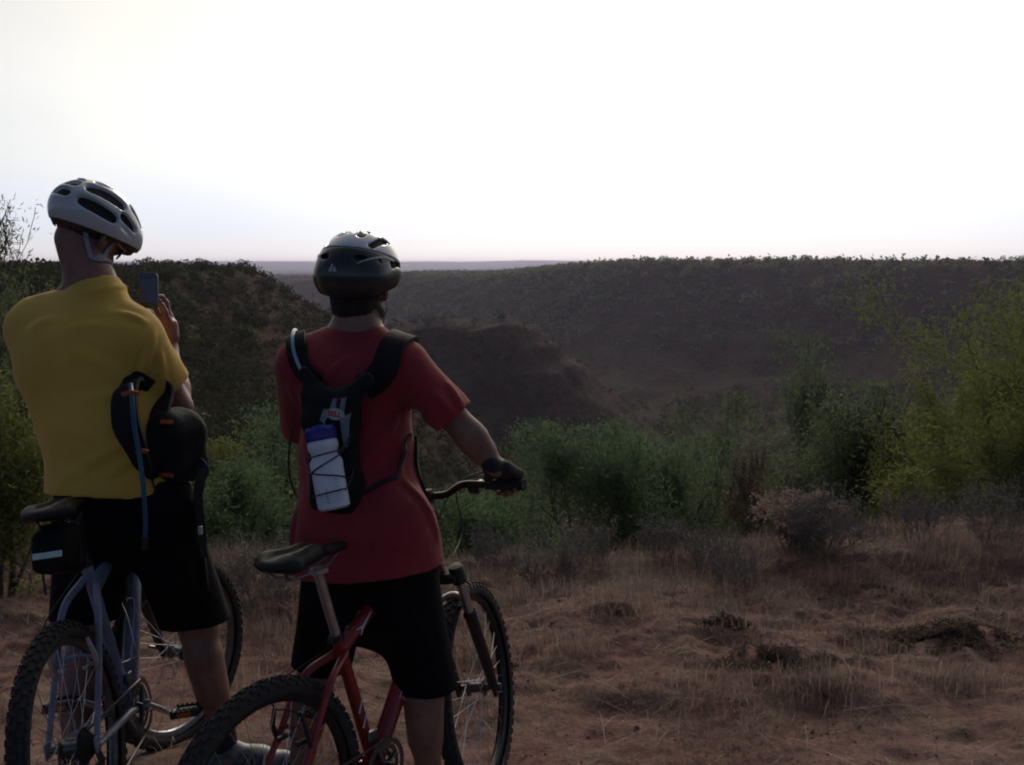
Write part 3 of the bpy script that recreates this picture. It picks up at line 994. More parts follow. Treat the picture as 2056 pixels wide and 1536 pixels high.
# matted short turf, in tufts
x, y = patchy(520000, -4.6, 5.2, 2.2, 7.6, rng, lambda x, y: np.clip(.12 + .95 * sstep(-.12, .42, fbm(x / .42, y / .30, oct=3, seed=81)) + .35 * sstep(4.0, 5.6, y), 0, 1) * np.clip((y / 4.6) ** -.7, .5, 1.3) * .75)
put(*blades(x, y, rng.uniform(.025, .085, len(x)) * (1 + .6 * sstep(4, 6, y)), rng.uniform(.0016, .0032, len(x)), rng, 1.25, curl=.7))
# orange tufts in the foreground
for k in range(70):
    cx, cy = rng.uniform(-2.0, 3.2), rng.uniform(3.1, 6.6)
    n = int(rng.uniform(120, 420)); s = rng.uniform(.05, .14)
    x = cx + rng.normal(0, s, n); y = cy + rng.normal(0, s * .7, n)
    put(*blades(x, y, rng.uniform(.05, .14, n), rng.uniform(.0018, .0035, n), rng, .75))
tag(mk('dry_grass', np.vstack(Vs), np.vstack(Fs), GRASS, smooth=False), label='brown dry grass matted on the red dirt', cat='grass', kind='stuff')
Vs, Fs = [], []; nv = 0
# tall stand on the brow
x, y = patchy(95000, -4.6, 6.5, 4.9, 8.4, rng, lambda x, y: np.clip(sstep(4.9, 6.2, y + .5 * fbm(x / .7, y / .7, oct=2, seed=83) + .16 * np.clip(x, 0, 3)) * (.18 + .8 * sstep(-.25, .4, fbm(x / .5, y / .5, oct=2, seed=84))), 0, 1))
put(*blades(x, y, rng.uniform(.07, .30, len(x)) ** 1.0 * (.55 + .55 * sstep(-.3, .5, fbm(x / .8, y / .8, oct=2, seed=86))) * (.8 + .35 * sstep(.5, 3, x)), rng.uniform(.0018, .0034, len(x)), rng, .62, curl=.8))
tag(mk('tall_grass', np.vstack(Vs), np.vstack(Fs), GRASS_T, smooth=False), label='tall greyish dry grass standing along the canyon brow', cat='grass', kind='stuff')
# pale dead stalks lying about
Vs, Fs = [], []; nv = 0
x, y = patchy(7500, -3.2, 4.8, 2.4, 6.9, rng, lambda x, y: .25 + .75 * sstep(0, .4, fbm(x / .5, y / .5, oct=2, seed=88)))
put(*blades(x, y, rng.uniform(.04, .20, len(x)) ** 1.15, rng.uniform(.0014, .0032, len(x)), rng, 1.2, curl=1.0, z=height(x, y) + .02))
x, y = patchy(420, -3.0, 4.6, 2.5, 6.3, rng, lambda x, y: .5 + 0 * x)
put(*blades(x, y, rng.uniform(.16, .38, len(x)), rng.uniform(.0022, .0038, len(x)), rng, 1.25, curl=.6, z=height(x, y) + .035))
tag(mk('dead_stalks', np.vstack(Vs), np.vstack(Fs), STRAW, smooth=False), label='pale dead grass stalks strewn over the red dirt', cat='stalks', kind='stuff')

# crumbs of earth and small stones
rng = np.random.default_rng(521); x, y = patchy(9000, -3.0, 4.6, 2.4, 6.2, rng, lambda x, y: .2 + .8 * sstep(-.1, .4, fbm(x / .6, y / .6, oct=2, seed=91)))
n = len(x); r = rng.uniform(.002, .007, n) * np.where(rng.random(n) < .03, 3, 1); z = height(x, y)
U = np.array([(1, 0, 0), (-1, 0, 0), (0, 1, 0), (0, -1, 0), (0, 0, .8), (0, 0, -.8)], float); T = np.array([(0, 2, 4), (2, 1, 4), (1, 3, 4), (3, 0, 4), (2, 0, 5), (1, 2, 5), (3, 1, 5), (0, 3, 5)])
Vp = (U[None] * rng.uniform(.6, 1.3, (n, 6, 1)) * r[:, None, None] + np.stack([x, y, z + r * .3], 1)[:, None]).reshape(-1, 3)
PEB = leafmat('earth_crumbs', [(.14, .062, .044), (.19, .095, .07), (.24, .15, .12), (.11, .055, .042)], 0, .95)
tag(mk('pebbles', Vp, (T[None] + (np.arange(n) * 6)[:, None, None]).reshape(-1, 3), PEB, smooth=False), label='red earth crumbs and small stones on the dirt', cat='pebbles', kind='stuff')
# ------------------------------------------------------------------ mountain bikes (local frame: x forward, y left, z up, origin where the rear tyre touches)
M_RUB = mat('tyre_rubber', (.016, .016, .017), .85, .35, 12, .4, 120, col2=(.030, .024, .021))
M_RIMK = mat('rim_black', (.03, .03, .032), .35, metal=.6)
M_ALU = mat('aluminium', (.46, .47, .49), .32, .12, 30, metal=.9)
M_STEEL = mat('steel_dark', (.13, .13, .14), .4, .2, 40, metal=.9)
M_SPOKE = mat('spoke_steel', (.50, .50, .52), .35, metal=.9)
M_BLK = mat('black_plastic', (.014, .014, .016), .42, .15, 30)
M_GRIP = mat('black_grip', (.015, .015, .016), .8, bump=.5, bscale=200)
M_SADDLE = mat('saddle_vinyl', (.008, .008, .009), .5, .2, 25, .15, 90, spec=.35)
M_CABLE = mat('cable_black', (.012, .012, .013), .5)
M_RED = mat('red_paint', (.30, .012, .014), .34, .10, 14, .08, 60, coat=.25, col2=(.17, .020, .017))
M_GREY = mat('grey_blue_paint', (.22, .255, .37), .45, .10, 14, .08, 60, col2=(.13, .135, .17))
M_WHITE = mat('white_decal', (.66, .66, .70), .5)
M_CHAIN = mat('chain_steel', (.09, .085, .08), .5, .3, 60, metal=.8)


def bend_front(P, a0, ax, ang):
    """turn points about the steering axis"""
    M = np.array(Matrix.Rotation(ang, 3, Vector(ax)))
    return (np.asarray(P, float) - a0) @ M.T + a0


class SMB(MB):
    """mesh builder whose shapes are turned with the handlebar"""
    xf = None

    def build(self, *a, **k):
        if SMB.xf is not None:
            self.V = [SMB.xf(v) for v in self.V]
        return super().build(*a, **k)


def wheel(parent, hub, R, side_ax, B, tw=.056, disc=True, knobs=62, cassette=False, spoke_n=32, rimm=None, seed=1):
    """rim with tyre, spokes and hub as its own pieces; side_ax = axle direction"""
    rng = np.random.default_rng(seed)
    A = nrm(side_ax)
    rimR = R - .052
    m = B(); m.lathe([(rimR, -.013), (rimR + .008, -.014), (rimR + .010, -.011), (rimR + .002, 0), (rimR + .010, .011), (rimR + .008, .014), (rimR, .013), (rimR - .013, .008), (rimR - .016, 0), (rimR - .013, -.008)], hub, A, 72, closed=True)
    root = m.build('wheel', rimm or M_RIMK, parent)
    m = B()
    prof = []
    for k in range(14):
        a = math.radians(-128 + k * 256 / 13)
        prof.append((R - .004 - tw * .46 + tw * .46 * math.cos(a), tw * .48 * math.sin(a)))
    m.lathe(prof, hub, A, 84)
    X = nrm(np.cross(A, [0, 0, 1.])) if abs(A[2]) < .9 else np.array([1., 0, 0]); Y = np.cross(A, X)
    for k in range(knobs):
        for row, (off, ang, hw, hl) in enumerate(((0, 0, .007, .008), (.0165, 30, .006, .007), (-.0165, -30, .006, .007), (.0255, 62, .005, .0085), (-.0255, -62, .005, .0085))):
            t = 2 * math.pi * (k + (.5 if row in (1, 2) else 0)) / knobs
            rad = X * math.cos(t) + Y * math.sin(t); tan = -X * math.sin(t) + Y * math.cos(t)
            if row == 0 and k % 2: off = .004
            a = math.radians(ang); nrmv = rad * math.cos(a) + A * math.sin(a); sd_ = A * math.cos(a) - rad * math.sin(a)
            c = hub + rad * (R - .004 - tw * .46 + tw * .46 * math.cos(a)) + A * (tw * .47 * math.sin(a) + (off if row == 0 else 0))
            m.box(c + nrmv * .001, (hw, hl, .0038), np.stack([sd_, tan, nrmv], 1))
    m.build('tyre', M_RUB, root, smooth=False)
    m = B()
    for k in range(spoke_n):
        s = 1 if k % 2 else -1
        t = 2 * math.pi * k / spoke_n
        t2 = t + (1 if (k // 2) % 2 else -1) * .95
        p0 = hub + A * s * .028 + .027 * (X * math.cos(t2) + Y * math.sin(t2)); p1 = hub + (rimR - .012) * (X * math.cos(t) + Y * math.sin(t))
        m.tube([p0, p1], .0011, 4, cap=False)
    m.build('spoke_set', M_SPOKE, root)
    m = B(); m.lathe([(0, -.055), (.010, -.055), (.012, -.034), (.028, -.030), (.028, -.025), (.017, -.018), (.017, .018), (.028, .025), (.028, .030), (.012, .034), (.010, .055), (0, .055)], hub, A, 20)
    m.build('hub', M_STEEL, root)
    if cassette:
        m = B()
        for i in range(7):
            r = .05 - .0045 * i; o = -.032 - .0042 * i
            for k in range(24):
                pass
            m.lathe([(.018, o), (r, o), (r, o - .002), (.018, o - .002)], hub, A, 36)
        m.build('cassette', M_CHAIN, root)
    if disc:
        m = B(); m.lathe([(.055, .040), (.080, .040), (.080, .042), (.055, .042)], hub, A, 48, closed=True)
        for k in range(6):
            t = k * math.pi / 3; m.tube([hub + A * .041 + .02 * (X * math.cos(t) + Y * math.sin(t)), hub + A * .041 + .06 * (X * math.cos(t + .35) + Y * math.sin(t + .35))], .004, 5)
        m.build('brake_disc', M_ALU, root)
    return root


def make_bike(name, label, loc, heading, lean, R, wb, steer, paint, saddle_pos, style, group, dip=0):
    root = empty(name, loc, (R_(lean), R_(dip), R_(90 - heading)), label, 'bicycle', group)
    hub_r = np.array([0, 0, R]); hub_f = np.array([wb, 0, R])
    axd = nrm([-.35, 0, .937])                                      # steering axis, upwards
    fwd = np.array([.937, 0, .35])
    a0 = hub_f - fwd * .04
    crown = a0 + axd * (.475 if style == 'red' else .44)
    ht0 = crown + axd * .025; ht1 = ht0 + axd * style_v(style, .13, .15)
    bb = np.array([.425, 0, R - .035])
    st_dir = nrm([-.292, 0, .956])
    st_top = bb + st_dir * style_v(style, .43, .50)
    SMB.xf = None
    # frame
    f = MB()
    f.tube([bb, st_top], [.019, .0175], 14)
    dt_r = .027 if style == 'red' else .024
    f.tube(spline([bb + [.01, 0, .01], bb + (ht0 - bb) * .5 + [0, 0, -.004], ht0 + axd * .022 - fwd * .012], 6), dt_r, 16)
    tdrop = style_v(style, .035, .085)
    f.tube(spline([st_top - st_dir * tdrop, st_top - st_dir * (tdrop - .015) + (ht1 - st_top) * .5 + [0, 0, .004], ht1 - axd * .028 - fwd * .01], 6), .0205, 14)
    f.tube([ht0, ht1], .0235, 16)
    f.lathe([(.026, -.006), (.028, 0), (.026, .006)], ht0, axd, 16); f.lathe([(.026, -.006), (.028, 0), (.026, .006)], ht1, axd, 16)
    f.lathe([(0, -.036), (.021, -.036), (.021, .036), (0, .036)], bb, (0, 1, 0), 18)
    fr = f.build('frame', paint, root)
    for s in (-1, 1):
        g = MB()
        g.tube(spline([st_top - st_dir * .045 + [0, s * .016, 0], st_top * .72 + hub_r * .28 + [-.01, s * .050, .015], hub_r * .62 + st_top * .38 + [0, s * .060, .01], hub_r + [.008, s * .066, .012]], 6), np.linspace(.0115, .0085, 19), 10)
        g.build('seat_stay', paint, root)
        g = MB()
        g.tube(spline([bb + [-.01, s * .028, 0], bb * .7 + hub_r * .3 + [0, s * .045, .004], hub_r + [.01, s * .066, -.006]], 6), np.linspace(.0125, .009, 13), 10)
        g.box(hub_r + [.002, s * .067, 0], (.017, .003, .022), b=.002)
        g.build('chain_stay', paint, root)
    # bridge between the stays
    mid = st_top * .42 + hub_r * .58
    g = MB(); g.tube([mid + [0, -.058, .02], mid + [.012, 0, .03], mid + [0, .058, .02]], .007, 8); g.build('brake_bridge', paint, root)
    # clamp, post, saddle
    g = MB(); g.lathe([(.0195, -.006), (.0215, -.006), (.0215, .008), (.0175, .010)], st_top + st_dir * .004, st_dir, 18); g.box(st_top - [.026, 0, -.002], (.010, .008, .007), b=.002); g.build('seat_clamp', M_BLK, root)
    sp = np.asarray(saddle_pos, float)
    post_top = st_top + st_dir * ((sp[2] - .062 - st_top[2]) / st_dir[2])
    g = MB(); g.tube([st_top - st_dir * .02, post_top], .0145, 16); g.box(post_top + [0, 0, .006], (.022, .020, .010), b=.004); g.build('seat_post', M_ALU if style == 'red' else M_STEEL, root)
    sd = SDF()
    sd.cap(sp + [-.085, .045, -.004], sp + [.02, .012, .000], .027, .022, .05).cap(sp + [-.085, -.045, -.004], sp + [.02, -.012, .0], .027, .022, .05)
    sd.cap(sp + [0, 0, -.002], sp + [.155, 0, -.012], .024, .015, .03)
    sd.ell(sp + [-.10, 0, .0], (.05, .062, .022), k=.03)
    sd.cap(sp + [-.12, 0, .034], sp + [.06, 0, .030], .012, .010, .02, 's')
    sd.box(sp + [0, 0, -.05], (.3, .2, .028), .001, mode='s', k=.01)
    V, Fq = sd.mesh(.004); sad = mk('saddle', V, Fq, M_SADDLE, root)
    g = MB()
    for s in (-1, 1):
        g.tube(spline([sp + [-.105, s * .030, -.018], sp + [-.075, s * .022, -.045], sp + [.0, s * .022, -.048], sp + [.07, s * .016, -.044], sp + [.135, s * .005, -.020]], 6), .0036, 8)
    g.build('saddle_rail', M_STEEL, sad)
    # cranks on the right, chainrings, pedals
    cb = bb + [0, -.045, 0]
    ang = R_(style_v(style, -62, -28))
    g = MB()
    for rr_, o in ((.083, .0), (.066, .007), (.048, .014)):
        g.lathe([(rr_ - .014, o - .0012), (rr_, o - .0012), (rr_, o + .0012), (rr_ - .014, o + .0012)], cb, (0, 1, 0), 44, closed=True)
        for k in range(int(rr_ * 480)):
            t = 2 * math.pi * k / int(rr_ * 480); g.box(cb + np.array([rr_ * math.cos(t), o, rr_ * math.sin(t)]), (.003, .001, .0022), np.array(Matrix.Rotation(-t, 3, 'Y')))
    for k in range(4):
        t = k * math.pi / 2 + ang; g.tube([cb, cb + np.array([.055 * math.cos(t), .004, .055 * math.sin(t)])], [.012, .007], 8, flat=.6)
    g.build('chainring', M_STEEL, root, smooth=False)
    for s in (-1, 1):
        c0 = bb + [0, s * .058, 0]; a = ang if s < 0 else ang + math.pi
        c1 = c0 + np.array([.172 * math.cos(a), s * .012, .172 * math.sin(a)])
        g = MB(); g.tube(spline([c0, (c0 + c1) / 2 + [0, s * .004, 0], c1], 5), np.linspace(.0145, .0105, 11), 12, flat=.75); g.lathe([(0, -.012), (.017, -.010), (.017, .010), (0, .012)], c0, (0, 1, 0), 16)
        cr = g.build('crank_arm', M_ALU if style == 'grey' else M_BLK, root)
        g = MB(); pc = c1 + [0, s * .058, 0]
        g.tube([c1, pc + [0, s * .045, 0]], .0065, 10)
        for q in (-1, 1):
            g.box(pc + [q * .036, 0, 0], (.006, .046, .011), b=.003)
            for j in range(6): g.box(pc + [q * .036, -.04 + .016 * j, .012], (.005, .003, .004))
        for q in (-1, 1): g.box(pc + [0, q * .043, 0], (.036, .005, .009), b=.003)
        g.box(pc, (.012, .03, .010), b=.003)
        pd_ = g.build('pedal', M_BLK, cr)
        g = MB(); g.box(pc + [-.0425, 0, 0], (.0012, .022, .006)); g.build('reflector', M_ORANGE, pd_)
    # chain and rear mechanism
    g = MB()
    hc = hub_r + [0, -.045, 0]
    top = [cb + [0, -.004, .081], hc + [0, 0, .040]]; jock = hub_r + [.028, -.050, -.075]; jock2 = hub_r + [.055, -.050, -.150]
    g.tube([top[0], top[1]], .0042, 6); g.tube([cb + [0, -.004, -.081], jock2 + [.012, 0, -.018], jock2 + [-.02, 0, -.004], jock + [.02, 0, .0], hc + [.036, 0, -.02]], .0042, 6)
    g.build('chain', M_CHAIN, root)
    g = MB(); g.tube([hub_r + [.0, -.064, -.012], hub_r + [.018, -.066, -.045], jock + [0, -.008, 0]], .009, 8); g.tube([jock + [0, -.006, .0], jock2 + [0, -.006, 0]], .010, 8, flat=.5)
    for c in (jock, jock2): g.lathe([(0, -.004), (.019, -.004), (.019, .004), (0, .004)], c, (0, 1, 0), 14)
    g.build('rear_derailleur', M_STEEL, root)
    g = MB(); g.box(bb + st_dir * .10 + [0, -.028, .0], (.022, .004, .020), b=.003); g.box(bb + st_dir * .105 + [0, -.012, 0], (.012, .018, .014), b=.003); g.build('front_derailleur', M_STEEL, root)
    rimm = M_STEEL if style == 'grey' else M_RIMK
    wheel(root, hub_r, R, (0, 1, 0), MB, cassette=True, disc=False, rimm=rimm, seed=5)
    # brakes at the rear
    for s in (-1, 1):
        g = MB(); b0 = mid + [-.012, s * .060, .0]
        g.tube([b0 + [0, 0, -.02], b0 + [-.016, s * .002, .035], b0 + [-.018, -s * .012, .085]], [.009, .008, .006], 8, flat=.7); g.box(b0 + [-.006, -s * .026, .004], (.024, .007, .006), b=.002)
        g.build('brake_arm', M_BLK if style == 'red' else M_ALU, root)
    g = MB(); g.tube(spline([mid + [-.03, -.05, .085], mid + [-.035, 0, .09], mid + [-.03, .05, .085], mid + [.0, .075, .13], st_top + [-.03, .026, -.03], st_top * .8 + ht1 * .2 + [0, .024, -.03], st_top * .3 + ht1 * .7 + [0, .024, -.025], ht1 + [-.02, .03, -.03]], 8), .0024, 6); g.build('brake_cable', M_CABLE, root)
    # front end, turned with the bars
    SMB.xf = lambda P: bend_front(P, a0, axd, R_(steer))
    B = SMB
    wheel(root, hub_f, R, (0, 1, 0), B, disc=False, rimm=rimm, seed=6)
    g = B(); g.box(crown, (.030, .066, .018), np.stack([fwd, [0, 1, 0], axd], 1), b=.008); g.tube([crown, ht0 + axd * .01], .020, 14)
    for s in (-1, 1): g.lathe([(0, -.026), (.024, -.024), (.024, .024), (.020, .034), (0, .036)], crown + np.array([0, s * .064, 0]), axd, 18)
    fk = g.build('fork_crown', M_BLK, root)
    for s in (-1, 1):
        top = crown + np.array([0, s * .064, 0]); bot = hub_f - fwd * .012 + np.array([0, s * .064, 0]); mid_ = top + (bot - top) * (.33 if style == 'red' else .28)
        g = B(); g.tube([top, mid_ + (bot - top) * .04], .0150, 16); g.build('stanchion', M_ALU if style == 'red' else M_GREY, fk)
        g = B(); g.tube([mid_, mid_ + (bot - top) * .03, bot + axd * .10, bot + axd * .02], [.0215, .0205, .0190, .0165], 16); g.lathe([(.022, -.006), (.024, 0), (.020, .010)], mid_, axd, 16)
        g.box(bot - axd * .004 + fwd * .006, (.016, .007, .024), np.stack([fwd, [0, 1, 0], axd], 1), b=.003)
        g.build('fork_leg', M_BLK, fk)
    # brace arch in front of the tyre, axle
    am = crown - axd * .155
    g = B(); pts = [am + np.array([0, .058, 0]) - axd * .005, am + np.array([.030, .050, .035]) , am + np.array([.045, 0, .060]), am + np.array([.030, -.050, .035]), am + np.array([0, -.058, 0]) - axd * .005]
    g.tube(spline(pts, 6), .011, 10, flat=.7); g.build('fork_arch', M_ALU if style == 'red' else M_BLK, fk)
    g = B(); g.tube([hub_f + [0, -.086, 0], hub_f + [0, .080, 0]], .0075, 10); g.lathe([(0, -.006), (.011, -.005), (.011, .006), (0, .008)], hub_f + [0, -.080, 0], (0, 1, 0), 12); g.tube([hub_f + [0, .082, 0], hub_f + [-.05, .088, .02]], [.007, .005], 8); g.build('quick_release', M_STEEL, root)
    for s in (-1, 1):
        g = B(); b0 = crown - axd * .135 + np.array([0, s * .060, 0]) + fwd * .028
        g.tube([b0 - axd * .02, b0 + fwd * .012 + axd * .035, b0 + fwd * .014 + axd * .085 - np.array([0, s * .012, 0])], [.009, .008, .006], 8, flat=.7); g.box(b0 + np.array([0, -s * .026, 0]), (.024, .007, .006), b=.002); g.build('brake_arm', M_BLK, root)
    # stem and bar
    stem0 = ht1 + axd * style_v(style, .075, .035); clampc = stem0 + fwd * .085 + axd * .012
    g = B(); g.tube([ht1 + axd * .006, stem0 + axd * .025], .0195, 16); g.tube([stem0, clampc], [.0185, .0165], 12); g.lathe([(0, -.024), (.0225, -.022), (.0225, .022), (0, .024)], clampc, (0, 1, 0), 18); g.lathe([(.019, 0), (.017, .006), (0, .007)], stem0 + axd * .025, axd, 16)
    g.build('stem', M_BLK, root)
    BW = style_v(style, .335, .25); g = B(); hb = []
    for s, o, bk in ((-1, BW, .052), (-1, .20, .022), (-1, .13, .012), (-1, .065, .0), (1, .0, 0), (1, .065, 0), (1, .13, .012), (1, .20, .022), (1, BW, .052)):
        rise = .0 if o <= .065 else (.034 if o >= .13 else .0)
        hb.append(clampc + np.array([0, s * o, 0]) + axd * rise - fwd * bk)
    g.tube(spline(hb, 5), .0118, 12); bar = g.build('handlebar', M_STEEL if style == 'grey' else M_BAR, root)
    ends = []
    for s in (-1, 1):
        e = np.array(hb[0 if s < 0 else -1]); i = np.array(hb[1 if s < 0 else -2]); d = nrm(e - i)
        g = B(); g.tube([e - d * .128, e - d * .12, e - d * .004, e + d * .003], [.0150, .0162, .0162, .0180], 14); g.build('grip', M_GRIP, bar)
        g = B(); lv0 = e - d * .155
        g.tube([lv0 - fwd * .0, lv0 + fwd * .028 - axd * .012], .0125, 10)
        g.tube(spline([lv0 + fwd * .034 - axd * .016 - d * .01, lv0 + fwd * .058 - axd * .026 + d * .03, lv0 + fwd * .052 - axd * .034 + d * .10], 6), np.linspace(.0072, .0052, 13), 8, flat=.6)
        g.box(lv0 - axd * .020 - d * .02 + fwd * .008, (.018, .020, .012), np.stack([fwd, d, np.cross(fwd, d)], 1), b=.005)
        g.build('brake_lever', M_BLK, bar)
        ends.append((SMB.xf(np.array([e])), SMB.xf(np.array([i]))))
    # control cables looping forward of the head tube
    g = B(); li = np.array(hb[1])
    cab = [lv for lv in (-1, 1)]
    for s in cab:
        st = np.array(hb[0 if s < 0 else -1]) * .6 + np.array(hb[1 if s < 0 else -2]) * .4 + fwd * .03 - axd * .015
        g.tube(spline([st, st - np.array([0, s * .09, 0]) + fwd * .075 + axd * .012, clampc + np.array([0, s * .055, 0]) + fwd * .13 - axd * .05, clampc + np.array([0, s * .040, 0]) + fwd * .115 - axd * .20, crown + fwd * .058 + np.array([0, s * .040, 0]) + axd * .03], 8), .0025, 6)
        g.tube(spline([st - axd * .01, st - np.array([0, s * .11, 0]) + fwd * .055, clampc + np.array([0, s * .05, 0]) + fwd * .075 - axd * .04, ht1 + fwd * .045 - axd * .05, ht0 + np.array([-.03, s * .032, 0])], 8), .0025, 6)
    g.build('control_cables', M_CABLE, root)
    SMB.xf = None
    root['bar'] = 0.0
    return root, dict(bb=bb, st_top=st_top, st_dir=st_dir, ht0=ht0, ht1=ht1, sp=sp, ends=ends, clamp=clampc, post_top=post_top, hub_r=hub_r)


def style_v(s, a, b):
    return a if s == 'red' else b


M_ORANGE = mat('orange_reflector', (.50, .13, .01), .3)
M_BAR = mat('bar_black', (.012, .012, .014), .25, metal=.1)


def world_of(root, p):
    """root-local point to world"""
    M = Matrix.Translation(root.location) @ root.rotation_euler.to_matrix().to_4x4()
    return np.array(M @ Vector([float(v) for v in np.asarray(p).ravel()]))


BK = 'mountain bikes the riders stand over'
red_bike, RB = make_bike('mountain_bike', 'red mountain bike with black fork under the rider in the red shirt', (-.615, 2.60, hz(-.615, 2.6) - .004), 32, -2.6, .353, .985, 18, M_RED, (.185, 0, .992), 'red', BK)
grey_bike, GB = make_bike('mountain_bike', 'grey blue mountain bike with a saddle bag under the rider in the yellow shirt', (-1.132, 2.72, hz(-1.132, 2.72) - .004), -1, -8, .338, .91, -27, M_GREY, (.17, 0, .965), 'grey', BK, 4.5)

# decals on the red frame: outlined letters along the down tube, a flourish on the top tube
g = MB()
mid = RB['bb'] * .42 + RB['ht0'] * .58; d = nrm(RB['ht0'] - RB['bb'])
up = nrm(np.cross([0, 1, 0], d))
for s in (-1, 1):
    g = MB()
    for k in range(5):
        cc = RB['bb'] + (RB['ht0'] - RB['bb']) * (.34 + .085 * k) + np.array([0, s * .0268, 0])
        q = [(-.010, -.014), (.010, -.014), (.012, .0), (-.008, .002), (-.010, .015), (.011, .015)]
        g.tube([cc + d * x + up * y for x, y in (q if k % 2 else q[::-1])], .0013, 4)
    g.build('frame_lettering', M_WHITE, red_bike, smooth=False)
g = MB(); tt = RB['ht1'] - RB['st_top']; c = RB['st_top'] - RB['st_dir'] * .03 + tt * .16; dd_ = nrm(tt)
for s in (-1, 1):
    cc = c + np.array([0, s * .0205, .004])
    g.tube([cc - dd_ * .02 + [0, 0, .012], cc + dd_ * .01, cc + dd_ * .05 + [0, 0, .014]], [.0015, .004, .0012], 6)
    g.tube([cc + dd_ * .01, cc + dd_ * .0 + [0, 0, -.018]], [.0035, .001], 6)
g.build('frame_emblem', M_WHITE, red_bike)
g = MB()
for k in (0, 1):
    c = RB['bb'] + RB['st_dir'] * (.16 + .05 * k); g.tube([c + [-.012, -.0195, -.02], c + [.006, -.0198, .022]], .0025, 5)
g.build('frame_stripes', M_WHITE, red_bike)

# bottle cage on the grey bike
g = MB(); d = nrm(GB['ht0'] - GB['bb']); up = nrm(np.cross(d, [0, 1, 0])); up = up if up[2] > 0 else -up
c0 = GB['bb'] + d * .14 + up * .030
for s in (-1, 1):
    g.tube(spline([c0 + np.array([0, s * .012, 0]), c0 + up * .01 + np.array([0, s * .038, 0]) + d * .01, c0 + up * .045 + np.array([0, s * .040, 0]) + d * .03, c0 + up * .078 + np.array([0, s * .028, 0]) + d * .10, c0 + up * .075 + d * .165, ], 6), .0028, 6)
    g.tube(spline([c0 + np.array([0, s * .012, 0]), c0 + d * .08 + np.array([0, s * .014, 0]), c0 + d * .19 + np.array([0, s * .012, .0]), c0 + d * .20], 4), .0028, 6)
g.tube(spline([c0 + np.array([0, .012, 0]), c0 - d * .02 + up * .04, c0 + np.array([0, -.012, 0])], 6), .0028, 6)
g.build('bottle_cage', M_SPOKE, grey_bike)

# saddle bag hanging behind the grey bike's saddle
sp = GB['sp']
M_BAG = mat('bag_nylon', (.006, .006, .007), .8, .25, 40, .3, 150, spec=.2)
M_REFL = mat('reflective_tape', (.52, .62, .62), .45, .1, 60)
sbr = empty('saddle_bag', grey_bike.location, grey_bike.rotation_euler, 'small black saddle bag with a white reflective strip below the grey bike saddle', 'bag')
sd = SDF(); Rb = np.array(Matrix.Rotation(R_(14), 3, 'Y'))
sd.box(sp + [-.060, 0, -.115], (.075, .052, .058), .025, Rb); sd.box(sp + [-.02, 0, -.085], (.07, .042, .04), .02, Rb, k=.03)
V, Fq = sd.mesh(.004); mk('pouch', V, Fq, M_BAG, sbr)
g = MB(); rx = sp + [-.060, 0, -.115] + Rb @ np.array([-.0765, 0, -.012]); g.box(rx, (.0015, .040, .0085), Rb, b=.001); g.build('reflective_strip', M_REFL, sbr)
g = MB(); g.tube(spline([sp + [-.055, .050, -.06], sp + [-.05, .056, -.11], sp + [-.06, .054, -.175], sp + [-.07, .05, -.225]], 5), .004, 6, flat=.4)
g.tube(spline([sp + [-.055, -.050, -.06], sp + [-.05, -.056, -.10], sp + [-.06, -.054, -.155]], 5), .004, 6, flat=.4); g.build('strap', M_CABLE, sbr)
# ------------------------------------------------------------------ the two riders
SKIN = mat('skin_tan', (.205, .105, .075), .5, .24, 22, .12, 160)
SKIN2 = mat('skin_red_neck', (.215, .098, .075), .5, .24, 22, .12, 160)
HAIR = mat('hair_dark', (.018, .013, .011), .8, .3, 90, .8, 300)
SHIRT_Y = mat('yellow_cotton', (.66, .40, .062), .85, .13, 4, .35, 420, sheen=.15)
SHIRT_R = mat('red_cotton', (.27, .016, .027), .85, .16, 4, .35, 420, sheen=.12)
SHORTS = mat('black_shorts', (.0055, .0055, .0075), .95, .2, 8, .25, 300, spec=.15)
SOCK = mat('black_sock', (.014, .014, .015), .9, bump=.3, bscale=300)
SHOE_W = mat('silver_shoe', (.09, .093, .105), .5, .7, 34)
SHOE_D = mat('dark_shoe', (.035, .035, .04), .6, .3, 22)
SOLE = mat('shoe_sole', (.10, .10, .10), .8)
GLOVE = mat('black_glove', (.016, .017, .022), .8, .25, 30, .4, 200)
PACKM = mat('pack_nylon', (.008, .008, .011), .8, .25, 30, .35, 160, spec=.3)
PACKG = mat('pack_grey_mesh', (.21, .225, .27), .8, .15, 90, .4, 300)
STRAPM = mat('strap_webbing', (.013, .013, .016), .7, .2, 60, .3, 300)
ORANGE = mat('orange_piping', (.42, .075, .022), .7)
TUBE_B = mat('blue_tube', (.018, .085, .165), .4)


def v3(*a): return np.array(a, float)


def finger_chain(root, d, n, lens, angs):
    """finger bones: start direction d, bending towards n by the angles"""
    pts = [np.array(root, float)]; a = 0
    for L, g in zip(lens, angs):
        a += R_(g); pts.append(pts[-1] + (d * math.cos(a) + n * math.sin(a)) * L)
    return pts


